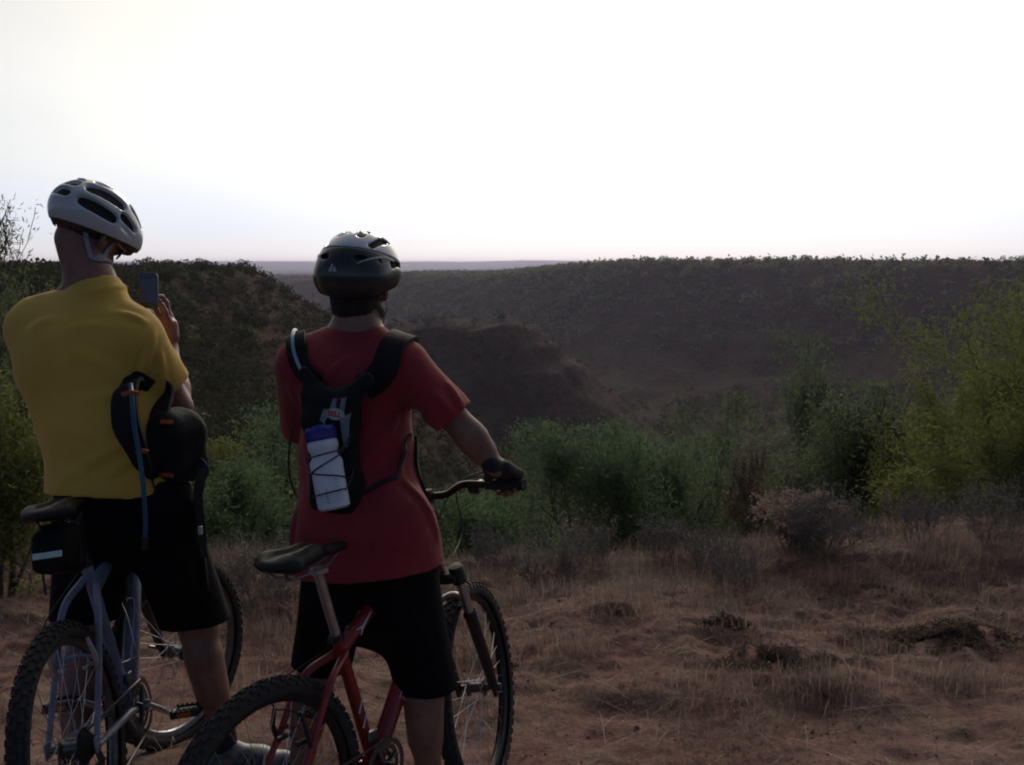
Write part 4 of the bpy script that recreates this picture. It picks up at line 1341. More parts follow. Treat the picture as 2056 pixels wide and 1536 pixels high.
def add_hand(S, wrist, d, n, u, curl, spread=0., thumb=((.75, .55, .35), (20, 25)), sc=1.0, k=.012):
    """palm, four fingers of unequal length and a thumb; d = towards fingertips, n = the way the palm faces, u = thumb side"""
    d = nrm(d); n = nrm(n - d * np.dot(n, d)); u0 = np.cross(d, n); u = u0 if np.dot(u0, u) > 0 else -u0
    Rm = np.stack([u, d, n], 1)
    S.box(wrist + d * .052 * sc, (.042 * sc, .052 * sc, .0155 * sc), .014, Rm, k=.02)
    S.cap(wrist - d * .02, wrist + d * .03, .026 * sc, .026 * sc, .02, flat=(n, .75))
    S.cap(wrist + d * .02 + u * .025, wrist + d * .055 + u * .038, .019 * sc, .016 * sc, .015)
    out = []
    for i, (off, ln) in enumerate(((.031, .93), (.0105, 1.03), (-.0105, .97), (-.031, .78))):
        root = wrist + (d * (.097 - .004 * abs(i - 1)) + u * off) * sc
        dd = nrm(d + u * spread * (1.5 - i))
        c = curl[i] if isinstance(curl[0], (list, tuple)) else curl
        pts = finger_chain(root, dd, n, np.array([.045, .028, .022]) * ln * sc, c)
        S.chain(pts, [.0095 * sc, .0088 * sc, .0082 * sc, .0070 * sc], k=.004); out.append(pts)
    td, ta = thumb
    td = nrm(u * td[0] + d * td[1] + n * td[2])
    t0 = wrist + (d * .030 + u * .030) * sc
    tn = nrm(d + n * .3 - td * np.dot(d, td))
    pts = finger_chain(t0, td, tn, np.array([.044, .034, .027]) * sc, (0,) + tuple(ta))
    S.chain(pts, [.014 * sc, .0115 * sc, .0105 * sc, .0085 * sc], k=.008); out.append(pts)
    return out


def head_sdf(S, c, Rh, sc=1.04):
    g = lambda *p: c + Rh @ (np.array(p) * sc)
    S.ell(g(0, -.008, .022), np.array([.076, .097, .094]) * sc, Rh, k=.02)
    S.ell(g(0, .030, -.040), np.array([.062, .064, .082]) * sc, Rh, k=.03)
    S.cap(g(-.020, .066, -.098), g(.020, .066, -.098), .024, .024, .03)
    S.cap(g(-.052, -.0, -.075), g(-.020, .060, -.098), .022, .022, .03); S.cap(g(.052, -.0, -.075), g(.020, .060, -.098), .022, .022, .03)
    S.cap(g(0, .092, -.004), g(0, .112, -.040), .0085, .013, .012); S.cap(g(-.010, .100, -.044), g(.010, .100, -.044), .0085, .0085, .008)
    S.cap(g(-.040, .082, .014), g(.040, .082, .014), .012, .012, .02)
    for s in (-1, 1):
        S.ell(g(s * .031, .093, -.008), np.array([.017, .010, .010]) * sc, Rh, k=.008, mode='s')
        S.ell(g(s * .031, .083, -.008), np.array([.0135, .0125, .012]) * sc, Rh, k=.004)
        S.ell(g(s * .083, -.004, -.018), np.array([.0095, .019, .031]) * sc, Rh @ np.array(Matrix.Rotation(s * .35, 3, 'Z')), k=.006)
        S.ell(g(s * .092, .002, -.014), np.array([.006, .011, .018]) * sc, Rh, k=.004, mode='s')
        S.ell(g(s * .080, -.002, -.044), np.array([.007, .010, .010]) * sc, Rh, k=.006)
    S.cap(g(-.021, .094, -.071), g(.021, .094, -.071), .0075, .0075, .006); S.cap(g(-.017, .093, -.080), g(.017, .093, -.080), .008, .008, .006)


def body_sdf(J, Rh, hands):
    S = SDF()
    f = J['fwd']
    S.cap(J['hipL'] + v3(0, 0, .02), J['hipR'] + v3(0, 0, .02), .095, .095, .05, flat=(f, .92))
    S.cap(J['pelvis'], J['waist'], .135, .125, .06, flat=(f, .74)); S.cap(J['waist'], J['chest'], .13, .155, .06, flat=(f, .70))
    S.cap(J['shL'] * .86 + J['shR'] * .14, J['shR'] * .86 + J['shL'] * .14, .070, .070, .06)
    for s in 'LR':
        S.cap(J['neck'] + v3(0, 0, .02), J['sh' + s] * .85 + J['neck'] * .15, .050, .042, .05)
        S.cap(J['sh' + s], J['el' + s], .056, .041, .03); m = J['sh' + s] * .55 + J['el' + s] * .45
        S.ell(m, (.052, .052, .06), k=.04)
        S.cap(J['el' + s], J['wr' + s], .040, .0265, .02); q = J['el' + s] * .72 + J['wr' + s] * .28
        S.cap(q, J['el' + s] * .5 + J['wr' + s] * .5, .043, .035, .03)
        S.cap(J['hip' + s], J['kn' + s], .090, .056, .04); S.cap(J['kn' + s], J['an' + s], .053, .036, .03)
        back = -f; c1 = J['kn' + s] * .78 + J['an' + s] * .22 + back * .014; c2 = J['kn' + s] * .5 + J['an' + s] * .5 + back * .012
        S.cap(c1, c2, .056, .046, .04)
        S.ell(J['kn' + s] + f * .02, (.05, .05, .06), k=.03)
        td = nrm(J['toe' + s] - J['an' + s]); td[2] = 0; td = nrm(td)
        S.cap(J['an' + s] + v3(0, 0, -.02), J['an' + s] - td * .03 + v3(0, 0, -.05), .036, .034, .02)
        S.cap(J['an' + s] + v3(0, 0, -.035), J['toe' + s], .040, .026, .03)
    S.cap(J['neck'] - v3(0, 0, .05), J['skull'], .070, .064, .03)
    head_sdf(S, J['head'], Rh)
    fin = {}
    for s, (d, n, u, curl, sp_, th) in hands.items():
        fin[s] = add_hand(S, J['wr' + s], d, n, u, curl, sp_, th)
    return S, fin


def leg_cone(S, a, b, ra, rb, end, k=.04, n=None):
    n = nrm(b - a) if n is None else n
    S.cap(a, b + nrm(b - a) * .15, ra, rb + (rb - ra) * .2, k, cut=[(end, n)])


def folds(seed, amp, sx=7., sz=4., lines=(), S=None):
    L = []
    for a, b, w, h in lines:
        P = np.array([np.asarray(a) * (1 - t) + np.asarray(b) * t for t in np.linspace(0, 1, 7)])
        P[:, 2] += np.linspace(-1, 1, 7) ** 2 * .02 * (1 if int(h * 1e4) % 2 else -1)
        if S is not None: P, _ = S.snap(P, 0, 9)
        L.append((P.astype(F32), w, h))

    def disp(P):
        o = amp * fbm(P[:, 0] * sx, P[:, 2] * sz + P[:, 1] * 3, P[:, 1] * sx, oct=3, seed=seed)
        for Q, w, h in L:
            dd = np.full(len(P), 9., F32); t = np.zeros(len(P), F32)
            near = np.nonzero(((P > Q.min(0) - 5 * w) & (P < Q.max(0) + 5 * w)).all(1))[0]
            if len(near) == 0: continue
            for k in range(len(Q) - 1):
                ba = Q[k + 1] - Q[k]; q = P[near] - Q[k]; tt = np.clip(q @ ba / float(ba @ ba + 1e-9), 0, 1)
                e = np.sqrt(((q - tt[:, None] * ba) ** 2).sum(1)); m = e < dd[near]
                dd[near[m]] = e[m]; t[near[m]] = (k + tt[m]) / (len(Q) - 1)
            h = h * 1.6
            o = o - h * np.exp(-(dd / w) ** 2) * np.sin(np.pi * np.clip(t * .94 + .03, 0, 1)) + .22 * h * np.exp(-((dd - 1.9 * w) / w) ** 2) * np.sin(np.pi * t)
        return o.astype(F32)
    return disp


def shoe(parent, off, an, toe, up_mat, sole_mat, sock_mat, seed=0):
    d = toe - an; d[2] = 0; d = nrm(d); s = np.cross(d, [0, 0, 1.]); zb = min(toe[2] - .030, an[2] - .085)
    heel = np.array([an[0], an[1], 0]) - d * .045; tip = np.array([an[0], an[1], 0]) + d * .20
    S = SDF(); Z = lambda p, z: np.array([p[0], p[1], zb + z])
    S.cap(Z(heel, .045), Z(tip - d * .10, .045), .038, .042, .02); S.cap(Z(tip - d * .11, .040), Z(tip - d * .02, .034), .044, .034, .03, flat=(s, 1.1))
    S.cap(Z(heel + d * .03, .06), an + v3(0, 0, .0), .040, .041, .03); S.cap(Z(heel + d * .075, .075), Z(tip - d * .10, .055), .034, .030, .03)
    S_up = list(S.ops)
    S.plane(Z(heel, .012), (0, 0, -1), Z(heel, 0) - .3, Z(heel, 0) + .3)
    V, Fq = S.mesh(.0045); o = mk('shoe', V, Fq, up_mat, parent, off)
    S = SDF(); S.cap(Z(heel, .03), Z(tip - d * .10, .03), .041, .046, .02); S.cap(Z(tip - d * .11, .03), Z(tip - d * .02, .03), .047, .036, .03)
    S.plane(Z(heel, .0205), (0, 0, 1), Z(heel, 0) - .3, Z(heel, 0) + .3); S.plane(Z(heel, .001), (0, 0, -1), Z(heel, 0) - .3, Z(heel, 0) + .3)
    V, Fq = S.mesh(.0045); mk('sole', V, Fq, sole_mat, o, off)
    sh_ = SDF(); sh_.ops = S_up
    for sd_ in (-1, 1):
        for k in range(3):
            P = spline([Z(heel + d * (.07 + .028 * k) + s * sd_ * .05, .022), Z(heel + d * (.085 + .028 * k) + s * sd_ * .05, .050), Z(heel + d * (.108 + .026 * k) + s * sd_ * .035, .085)], 5); P, N = sh_.snap(P, .001)
            q = MB(); q.ribbon(P, N, .010, .0016); q.build('stripe', SHOE_D if up_mat is SHOE_W else SHOE_W, o, off)
    g = MB()
    for k in range(4):
        c = Z(heel + d * (.105 + .022 * k), .094 - .010 * k)
        g.tube([c - s * .022 + v3(0, 0, -.010), c + v3(0, 0, .003), c + s * .022 + d * .012 + v3(0, 0, -.010)], .0026, 6)
    g.build('lace', SHOE_D if up_mat is SHOE_W else SHOE_W, o, off)
    return o


def sock(parent, off, kn, an, frac, m):
    S = SDF(); top = an + (kn - an) * frac
    leg_cone(S, an - v3(0, 0, .03), top, .040, .043 + .02 * frac, top, k=.02)
    V, Fq = S.mesh(.0045); return mk('sock', V, Fq, m, parent, off)


# ---------------------------------------------------------------- helmet in the head's own frame
def helmet(name, label, off, c, Rh, look, skull, group='bicycle helmets the riders wear'):
    root = empty(name, off, label=label, cat='helmet', group=group)
    cc = c + Rh @ v3(0, -.004, .036)
    g = lambda *p: cc + Rh @ np.array(p, float)
    E = np.array([.112, .150, .118]) if look == 'grey' else np.array([.120, .150, .122])
    tail = (0, -.11, -.028)
    def outer(S, grow_=0., top=True):
        S.ell(g(0, 0, 0), E + grow_, Rh, k=.02)
        S.ell(g(0, -.085, -.012) if look == 'grey' else g(0, -.078, -.028), (np.array([.080, .070, .062]) if look == 'grey' else np.array([.100, .078, .072])) + grow_, Rh, k=.05)
        S.ell(g(0, .09, .0), np.array([.072, .070, .062]) + grow_, Rh, k=.05)
    def cavity(S, t):
        S.ell(g(0, 0, -.012), E - t, Rh, k=.003, mode='s')
    lo = cc - .22; hi = cc + .22
    cut = [(g(0, .0, -.030), Rh @ v3(0, .10, -1)), (g(0, -.10, -.052), Rh @ v3(0, -.25, -1))]
    # inner foam, seen dark through the vents
    S = SDF(); outer(S, -.012); cavity(S, .026)
    S.plane(g(0, 0, -.030), Rh @ v3(0, .06, -1), lo, hi); V, Fq = S.mesh(.004)
    mk('foam_liner', V, Fq, M_FOAM, root, off)
    # outer shell with long vents
    S = SDF(); outer(S)
    S.ell(g(0, 0, -.004), E - .010, Rh, k=.002, mode='s'); S.ell(g(0, -.085, -.014) if look == 'grey' else g(0, -.078, -.032), np.array([.071, .061, .055]) if look == 'grey' else np.array([.091, .069, .068]), Rh, k=.002, mode='s'); S.ell(g(0, .09, 0), np.array([.063, .061, .054]), Rh, k=.002, mode='s')
    def vent(p, q, r0, r1, fl=None):
        S.cap(g(*p), g(*q), r0, r1, .006, 's', flat=fl)
    if look == 'grey':
        for s in (-1, 1):
            vent((s * .022, .10, .088), (s * .026, .0, .118), .010, .014); vent((s * .064, .09, .062), (s * .072, .030, .084), .010, .014)
            vent((s * .034, -.030, .116), (s * .034, -.092, .094), .018, .017); vent((s * .098, .06, .030), (s * .106, .0, .034), .010, .015)
            vent((s * .114, -.030, .008), (s * .076, -.134, -.004), .017, .020); vent((s * .094, -.022, .068), (s * .062, -.118, .054), .020, .023); vent((s * .113, .070, .004), (s * .118, .015, .008), .010, .013)
        vent((0, .07, .110), (0, -.03, .126), .008, .012); vent((-.018, -.147, .042), (.018, -.147, .042), .017, .017); vent((-.024, -.161, .0), (.024, -.161, .0), .016, .016)
    else:
        for s in (-1, 1):
            vent((s * .024, .10, .080), (s * .026, .0, .112), .010, .014); vent((s * .026, -.02, .112), (s * .030, -.075, .096), .015, .012)
            vent((s * .064, .08, .060), (s * .074, .0, .082), .010, .015); vent((s * .074, -.025, .080), (s * .066, -.085, .064), .015, .010)
            vent((s * .104, .05, .018), (s * .108, -.03, .018), .009, .013)
        vent((0, .09, .098), (0, -.01, .118), .008, .013); vent((0, -.03, .116), (0, -.07, .104), .012, .009)
    low = SDF(); low.ops = list(S.ops)
    hs = 0.008 if look == 'grey' else .036
    tilt = Rh @ v3(0, .30 if look == 'grey' else -.20, -1)
    if look == 'grey':
        S.plane(g(0, -.05, -.055), Rh @ v3(0, .30, -1), lo, hi)
    else:
        S.plane(g(0, 0, hs), tilt, lo, hi)
    V, Fq = S.mesh(.0032); mk('shell', V, Fq, M_HEL_G if look == 'grey' else M_HEL_W, root, off)
    # lower shell: dark, wraps the rim
    if look != 'grey':
        for s in (-1, 1):
            low.cap(g(s * .088, -.085, .020), g(s * .045, -.140, .030), .012, .009, .004, 's'); low.cap(g(s * .100, -.04, -.010), g(s * .075, -.115, -.012), .013, .010, .004, 's')
        low.plane(g(0, 0, hs - .0025), -tilt, lo, hi); low.plane(g(0, 0, -.054), Rh @ v3(0, .24, -1), lo, hi)
        V, Fq = low.mesh(.0032); lw = mk('lower_shell', V, Fq, M_HEL_K, root, off)
        # pale swoosh lines and the triangular mark at the back
        base = SDF(); outer(base)
        for s in (-1, 1):
            P = spline([g(s * .112, -.02, .030), g(s * .100, -.075, .036), g(s * .075, -.12, .026), g(s * .05, -.145, .012)], 8); P, N = base.snap(P, .0012)
            m_ = MB(); m_.ribbon(P, N, np.linspace(.009, .002, len(P)), .0012); m_.build('swoosh', M_HEL_M, lw, off)
        ctr, nn = base.snap([g(-.016, -.172, -.004)], .0012); ctr, nn = ctr[0], nn[0]
        rx = nrm(np.cross(nn, Rh @ v3(0, 0, 1.))) * -1; uz = nrm(np.cross(rx, nn)); uz = uz if uz @ (Rh @ v3(0, 0, 1)) > 0 else -uz
        m_ = MB()
        for poly in ([(-.0135, -.008), (-.0035, -.008), (-.0005, .013), (-.004, .016)], [(-.001, -.008), (.0135, -.008), (.004, .010), (.002, .003)]):
            a = [ctr + rx * x + uz * y for x, y in poly]; b = [p + nn * .0015 for p in a]
            m_.add(a + b, [(0, 1, 2, 3), (7, 6, 5, 4), (0, 4, 5, 1), (1, 5, 6, 2), (2, 6, 7, 3), (3, 7, 4, 0)])
        m_.build('emblem', M_HEL_M, lw, off, smooth=False)
    else:
        # dark lower rim round the temples and forehead, badge on the back
        S = SDF(); outer(S, -.003); cavity(S, .010); S.plane(g(0, -.05, -.051), -(Rh @ v3(0, .30, -1)), lo, hi); S.plane(g(0, -.02, -.062), Rh @ v3(0, .34, -1), lo, hi)
        V, Fq = S.mesh(.0034); mk('lower_shell', V, Fq, M_HEL_K, root, off)
        base = SDF(); outer(base); ctr, nn = base.snap([g(0, -.128, .074)], .0)
        S = SDF(); S.ell(ctr[0], (.020, .004, .009), np.stack([Rh[:, 0], nn[0], np.cross(Rh[:, 0], nn[0])], 1)); V, Fq = S.mesh(.0018); mk('badge', V, Fq, M_HEL_M, root, off)
    # retention cradle and chin straps
    hg = lambda *p: c + Rh @ np.array(p, float)
    P = spline([hg(-.085, .01, .01), hg(-.075, -.06, -.02), hg(-.03, -.11, -.035), hg(.03, -.11, -.035), hg(.075, -.06, -.02), hg(.085, .01, .01)], 8); P, N = skull.snap(P, .006)
    m_ = MB(); m_.ribbon(P, N, .018, .003); m_.build('cradle', M_HEL_K, root, off)
    for s in (-1, 1):
        for pts in ([(s * .062, -.090, .0), (s * .074, -.060, -.040), (s * .076, -.022, -.080), (s * .058, .022, -.108)], [(s * .082, .045, .025), (s * .080, .030, -.03), (s * .072, .022, -.078), (s * .058, .022, -.108)], [(s * .058, .022, -.108), (s * .035, .045, -.122), (0, .058, -.128)]):
            P = spline([hg(*p) for p in pts], 8); P, N = skull.snap(P, .005)
            m_ = MB(); m_.ribbon(P, N, .014, .0022); m_.build('strap', M_STRAPG if look == 'grey' else STRAPM, root, off)
        m_ = MB(); m_.box(hg(s * .062, .024, -.100), (.004, .009, .009), Rh, b=.002); m_.build('buckle', M_HEL_K, root, off)
    return root


M_FOAM = mat('helmet_foam', (.018, .018, .020), .9, .3, 60)
M_HEL_G = mat('helmet_silver', (.50, .52, .58), .30, .06, 10, coat=.4)
M_HEL_W = mat('helmet_white', (.50, .55, .66), .22, .06, 10, coat=.5)
M_HEL_K = mat('helmet_black', (.020, .021, .024), .35, .15, 10, coat=.3)
M_HEL_M = mat('helmet_marks', (.42, .44, .48), .5)
M_STRAPG = mat('strap_grey', (.26, .26, .28), .8, .2, 80)
PPL = 'riders looking out over the canyon'

# ================================================================ rider in red
gR = hz(-.45, 3.15)
hdR = 24.0
fR = v3(math.sin(R_(hdR)), math.cos(R_(hdR)), 0); rR = v3(math.cos(R_(hdR)), -math.sin(R_(hdR)), 0)
J = dict(fwd=fR)
J['pelvis'] = at(738, 1072, 3.10); J['waist'] = at(722, 930, 3.20); J['chest'] = at(716, 790, 3.22)
J['neck'] = at(716, 668, 3.22); J['hipL'] = J['pelvis'] - rR * .095 + v3(0, 0, -.06); J['hipR'] = J['pelvis'] + rR * .095 + v3(0, 0, -.06)
J['shL'] = at(598, 735, 3.27); J['shR'] = at(818, 737, 3.13)
J['elL'] = at(612, 872, 3.50); J['elR'] = at(938, 868, 3.10)
lg, li_ = [[world_of(red_bike, p) for p in e] for e in RB['ends']][1]        # left grip end and inner
rg, ri_ = [[world_of(red_bike, p) for p in e] for e in RB['ends']][0]
J['knL'] = at(642, 1322, 3.22); J['knR'] = at(850, 1338, 3.12)
J['anL'] = at(596, 1575, 3.18); J['anR'] = at(862, 1590, 3.08)
for s in 'LR': J['an' + s][2] = gR + .095
J['toeL'] = J['anL'] + v3(.02, .16, -.06); J['toeR'] = J['anR'] + v3(.07, .15, -.06)
RhR = rotm(14, 3, 2)
J['head'] = at(722, 566, 3.25); J['skull'] = J['head'] + RhR @ v3(0, -.018, -.055)


def grip_hand(ge, gi, back, up):
    """wrist and axes for a hand closed on a grip from behind and above"""
    ax = nrm(gi - ge); c = ge + ax * .055
    d = nrm(-back * .9 - up * .42); d = nrm(d - ax * np.dot(d, ax)); n = nrm(np.cross(ax, d)); n = n if n[2] < 0 else -n
    w_ = c - d * .085 - n * .034
    return w_, d, n, ax


bkR = -v3(math.sin(R_(13)), math.cos(R_(13)), 0)
wR, dR, nR, uR = grip_hand(rg, ri_, bkR, v3(0, 0, 1)); wL, dL, nL, uL = grip_hand(lg, li_, bkR, v3(0, 0, 1))
J['wrR'], J['wrL'] = wR, wL
CURL = [(48, 70, 45), (55, 74, 48), (58, 74, 48), (55, 70, 45)]
TH = ((.55, .72, .42), (22, 30))
S, finR = body_sdf(J, RhR, {'R': (dR, nR, uR, CURL, .0, TH), 'L': (dL, nL, uL, CURL, .0, TH)})
baseR = v3(J['pelvis'][0], J['pelvis'][1], gR)
red_rider = empty('person', baseR, label='rider in red shirt standing over the red bike, gloved hand on its grip', cat='person', group=PPL)
V, Fq = S.mesh(.0042); mk('body', V, Fq, SKIN, red_rider, baseR)
J_R = J; S_R = S
# hair: cropped, down to the nape
H = SDF(); hg = lambda *p: J['head'] + RhR @ np.array(p, float)
H.ell(hg(0, -.010, .022), (.081, .101, .098), RhR); H.ell(hg(0, -.046, -.055), (.070, .060, .078), RhR, k=.03)
H.plane(hg(0, .035, .0), RhR @ v3(0, 1, -.55), hg(0, 0, 0) - .3, hg(0, 0, 0) + .3); H.plane(hg(0, -.05, -.122), RhR @ v3(0, .3, -1), hg(0, 0, 0) - .3, hg(0, 0, 0) + .3)
H.disp = lambda P: (.0022 * vnoise(P[:, 0] * 160, P[:, 1] * 160, P[:, 2] * 60, 3)).astype(F32)
V, Fq = H.mesh(.0032); mk('hair', V, Fq, HAIR, red_rider, baseR)
# shirt
SH = SDF(); hem = at(735, 1150, 3.02)
SH.cap(J['pelvis'] - rR * .012 - v3(0, 0, .18), J['waist'] - rR * .012, .218, .172, .06, flat=(fR, .86)); SH.cap(J['waist'] - rR * .010, J['chest'], .172, .180, .06, flat=(fR, .74))
SH.cap(J['hipL'] + v3(0, 0, -.02), J['hipR'] + v3(0, 0, -.02), .132, .132, .08); SH.cap(J['hipL'] + v3(0, 0, .10), J['hipR'] + v3(0, 0, .10), .112, .112, .08)
SH.cap(J['shL'] * .86 + J['shR'] * .14 + v3(0, 0, -.004), J['shR'] * .86 + J['shL'] * .14 + v3(0, 0, -.004), .080, .080, .06)
nd = nrm(J['skull'] - J['neck'])
for s, fr, r1 in (('L', .88, .076), ('R', .78, .068)):
    SH.cap(J['neck'] + v3(0, 0, -.005), J['sh' + s] * .85 + J['neck'] * .15 + v3(0, 0, .006), .056, .052, .05)
    e = J['sh' + s] + (J['el' + s] - J['sh' + s]) * fr
    leg_cone(SH, J['sh' + s], e, .070, r1, e, k=.05)
SH.cap(J['neck'] - nd * .03, J['neck'] + nd * .012, .071, .067, .02)
SH.plane(J['neck'] + nd * .020, nd, 0, 0, k=.01) if False else None
SH.torus(J['neck'] + nd * .016, nd, .062, .0075, k=.008)
SH.plane(hem, nrm(v3(.09, 0, -1)), J['pelvis'] - 1, J['pelvis'] + 1)
bk = -fR
SH.disp = folds(31, .007, 8, 4.5, [
    (at(850, 800, 3.02), at(720, 930, 3.06), .014, .007), (at(870, 830, 3.02), at(760, 1010, 3.05), .016, .006), (at(600, 860, 3.15), at(700, 1060, 3.08), .016, .006),
    (at(640, 1060, 3.08), at(840, 1110, 3.0), .015, .006), (at(830, 900, 3.03), at(850, 1100, 3.05), .014, .006), (at(905, 740, 3.08), at(930, 830, 3.05), .012, .005), (at(590, 760, 3.2), at(570, 850, 3.25), .012, .006), (at(650, 760, 3.1), at(700, 700, 3.08), .012, .004), (at(760, 1120, 3.0), at(860, 1050, 3.0), .014, .006), (at(600, 1000, 3.1), at(620, 1130, 3.1), .014, .006), (at(860, 770, 3.0), at(930, 850, 3.0), .012, .005)], SH)
V, Fq = SH.mesh(.0045); mk('shirt', V, Fq, SHIRT_R, red_rider, baseR)
# shorts
SO = SDF(); SO.cap(J['hipL'] + v3(0, 0, .0), J['hipR'] + v3(0, 0, .0), .112, .112, .05, flat=(fR, .95)); SO.cap(J['pelvis'] + v3(0, 0, .04), J['pelvis'] - v3(0, 0, .06), .135, .150, .05, flat=(fR, .85))
for s, fr in (('L', 1.02), ('R', 1.13)):
    e = J['hip' + s] + (J['kn' + s] - J['hip' + s]) * fr + v3(0, 0, -.02); leg_cone(SO, J['hip' + s], e, .110, .090, e, n=nrm(v3(0, 0, -1) + .3 * nrm(J['kn' + s] - J['hip' + s])))
SO.cap(J['pelvis'] - v3(0, 0, .05), J['pelvis'] - v3(0, 0, .24), .140, .105, .07, flat=(fR, .8))
SO.plane(hem + v3(0, 0, .035), (0, 0, 1), J['pelvis'] - 1, J['pelvis'] + 1)
SO.disp = folds(33, .012, 6, 2.2, [(at(800, 1180, 3.0), at(880, 1330, 3.0), .016, .007), (at(700, 1200, 3.0), at(640, 1320, 3.05), .016, .006), (at(830, 1240, 3.0), at(830, 1380, 3.0), .013, .006), (at(790, 1200, 3.0), at(700, 1230, 3.0), .014, .007)], SO)
V, Fq = SO.mesh(.0048); mk('shorts', V, Fq, SHORTS, red_rider, baseR)
for s in 'LR':
    sock(red_rider, baseR, J['kn' + s], J['an' + s], .20, SOCK); shoe(red_rider, baseR, J['an' + s], J['toe' + s], SHOE_W if s == 'L' else SHOE_D, SOLE, SOCK)
# half-finger gloves
for s, w_, d, n, u in (('R', wR, dR, nR, uR), ('L', wL, dL, nL, uL)):
    G = SDF(); u0 = np.cross(d, n); uu = u0 if np.dot(u0, u) > 0 else -u0
    G.box(w_ + d * .052, (.046, .056, .019), .016, np.stack([uu, d, n], 1), k=.02); G.cap(w_ - d * .03, w_ + d * .03, .0305, .031, .02, flat=(n, .8)); G.cap(w_ + d * .02 + uu * .025, w_ + d * .055 + uu * .038, .023, .020, .015)
    for ch in finR[s][:4]: G.cap(ch[0], ch[0] + (ch[1] - ch[0]) * .95, .0115, .0108, .003)
    ch = finR[s][4]; G.cap(ch[0], ch[1], .0165, .0140, .006)
    V, Fq = G.mesh(.0034); mk('glove', V, Fq, GLOVE, red_rider, baseR)
helmet('helmet', 'black helmet with white vented top and triangular mark, on the rider in red', J['head'], J['head'], RhR, 'black', S_R)

# ---------------------------------------------------------------- his pack, with bottle and bungee
bkn = -fR
pk = empty('backpack', at(680, 930, 3.0), label='small black hydration pack with grey panel on the back of the red shirt', cat='backpack')
pko = np.array(pk.location)
X_, U_, B_ = rR, nrm(v3(0, 0, 1) + bkn * .03), bkn
cP, nP = SH.snap([at(668, 905, 3.05)], .0); cP = cP[0]
Rp = np.stack([X_, B_, U_], 1)
PK = SDF()
tl = lambda x, b, u: cP + X_ * x + B_ * b + U_ * u
PK.box(tl(.012, .026, -.02), (.078, .036, .155), .034, Rp, k=.03); PK.box(tl(.030, .024, -.12), (.070, .034, .060), .032, Rp, k=.04); PK.box(tl(-.005, .020, .12), (.088, .026, .062), .024, Rp, k=.04)
PK.cap(tl(-.03, .02, .16), tl(-.085, .018, .225), .026, .020, .04, flat=(B_, .6)); PK.cap(tl(.05, .02, .15), tl(.125, .018, .215), .028, .022, .04, flat=(B_, .6))
PK.disp = folds(41, .003, 14, 8)
V, Fq = PK.mesh(.004); mk('pouch', V, Fq, PACKM, pk, pko)
def on(S, pts, off, n=8):
    P = spline(pts, n); return S.snap(P, off)
def strap(S, pts, w, t, name, m, par, off, lift=.004, n=8):
    P, N = on(S, pts, lift, n); q = MB(); q.ribbon(P, N, w, t); return q.build(name, m, par, off)
def both(A, B_s):
    C = SDF(); C.ops = A.ops + B_s.ops; return C
strap(SH, [tl(-.075, .03, .185), at(602, 740, 3.14), at(600, 694, 3.22), at(598, 688, 3.28), at(604, 720, 3.40), at(612, 800, 3.44), at(618, 900, 3.44)], .062, .011, 'shoulder_strap', PACKM, pk, pko)
strap(SH, [tl(.09, .03, .18), at(770, 745, 3.06), at(800, 700, 3.12), at(808, 694, 3.20), at(805, 715, 3.33), at(812, 800, 3.36), at(830, 890, 3.34)], .078, .011, 'shoulder_strap', PACKM, pk, pko)
strap(SH, [at(832, 880, 3.20), at(846, 930, 3.16), at(858, 1000, 3.16), at(862, 1040, 3.18)], .030, .008, 'side_strap', PACKM, pk, pko)
strap(SH, [tl(.085, .02, -.13), at(775, 985, 3.05), at(812, 915, 3.08), at(838, 872, 3.14)], .012, .004, 'waist_strap', STRAPM, pk, pko)
q = MB(); q.tube(spline([at(592, 850, 3.26), at(581, 900, 3.22), at(581, 950, 3.2), at(590, 985, 3.17), at(603, 1010, 3.1)], 6), .0035, 6, flat=.5); q.build('waist_strap', STRAPM, pk, pko)
# drinking tube over the left strap
P, N = on(SH, [at(612, 760, 3.12), at(597, 720, 3.16), at(596, 690, 3.22), at(600, 684, 3.27), at(606, 705, 3.36)], .019)
q = MB(); q.tube(P, .0055, 8); q.build('drinking_tube', mat('clear_tube', (.30, .40, .50), .15, coat=.5), pk, pko)
# grey panel and badge
panel = lambda pts, name, m, lift=.002, th=.003: None
def patch(S, grid, name, m, par, off, th=.003, lift=.001):
    """sheet of cloth laid on a surface: grid of points (rows of equal length)"""
    G = np.array(grid); a, b = G.shape[:2]; P, N = S.snap(G.reshape(-1, 3), lift); T = P + N * th
    V = np.vstack([P, T]); Fc = []
    I = lambda i, j, k=0: k * a * b + i * b + j
    for i in range(a - 1):
        for j in range(b - 1):
            Fc.append((I(i, j, 1), I(i, j + 1, 1), I(i + 1, j + 1, 1), I(i + 1, j, 1)))
    ed = [(i, 0) for i in range(a)] + [(a - 1, j) for j in range(1, b)] + [(i, b - 1) for i in range(a - 2, -1, -1)] + [(0, j) for j in range(b - 2, 0, -1)]
    for k in range(len(ed)):
        p, r = ed[k], ed[(k + 1) % len(ed)]; Fc.append((I(*p), I(*r), I(*r, 1), I(*p, 1)))
    return mk(name, V, Fc, m, par, off)
def quadgrid(c00, c10, c11, c01, nu=8, nv2=12):
    return [[(c00 * (1 - u) + c10 * u) * (1 - w) + (c01 * (1 - u) + c11 * u) * w for u in np.linspace(0, 1, nu)] for w in np.linspace(0, 1, nv2)]
DP = 2.94
patch(PK, quadgrid(at(620, 815, DP), at(640, 815, DP), at(628, 858, DP), at(614, 850, DP)), 'side_panel', PACKG, pk, pko)
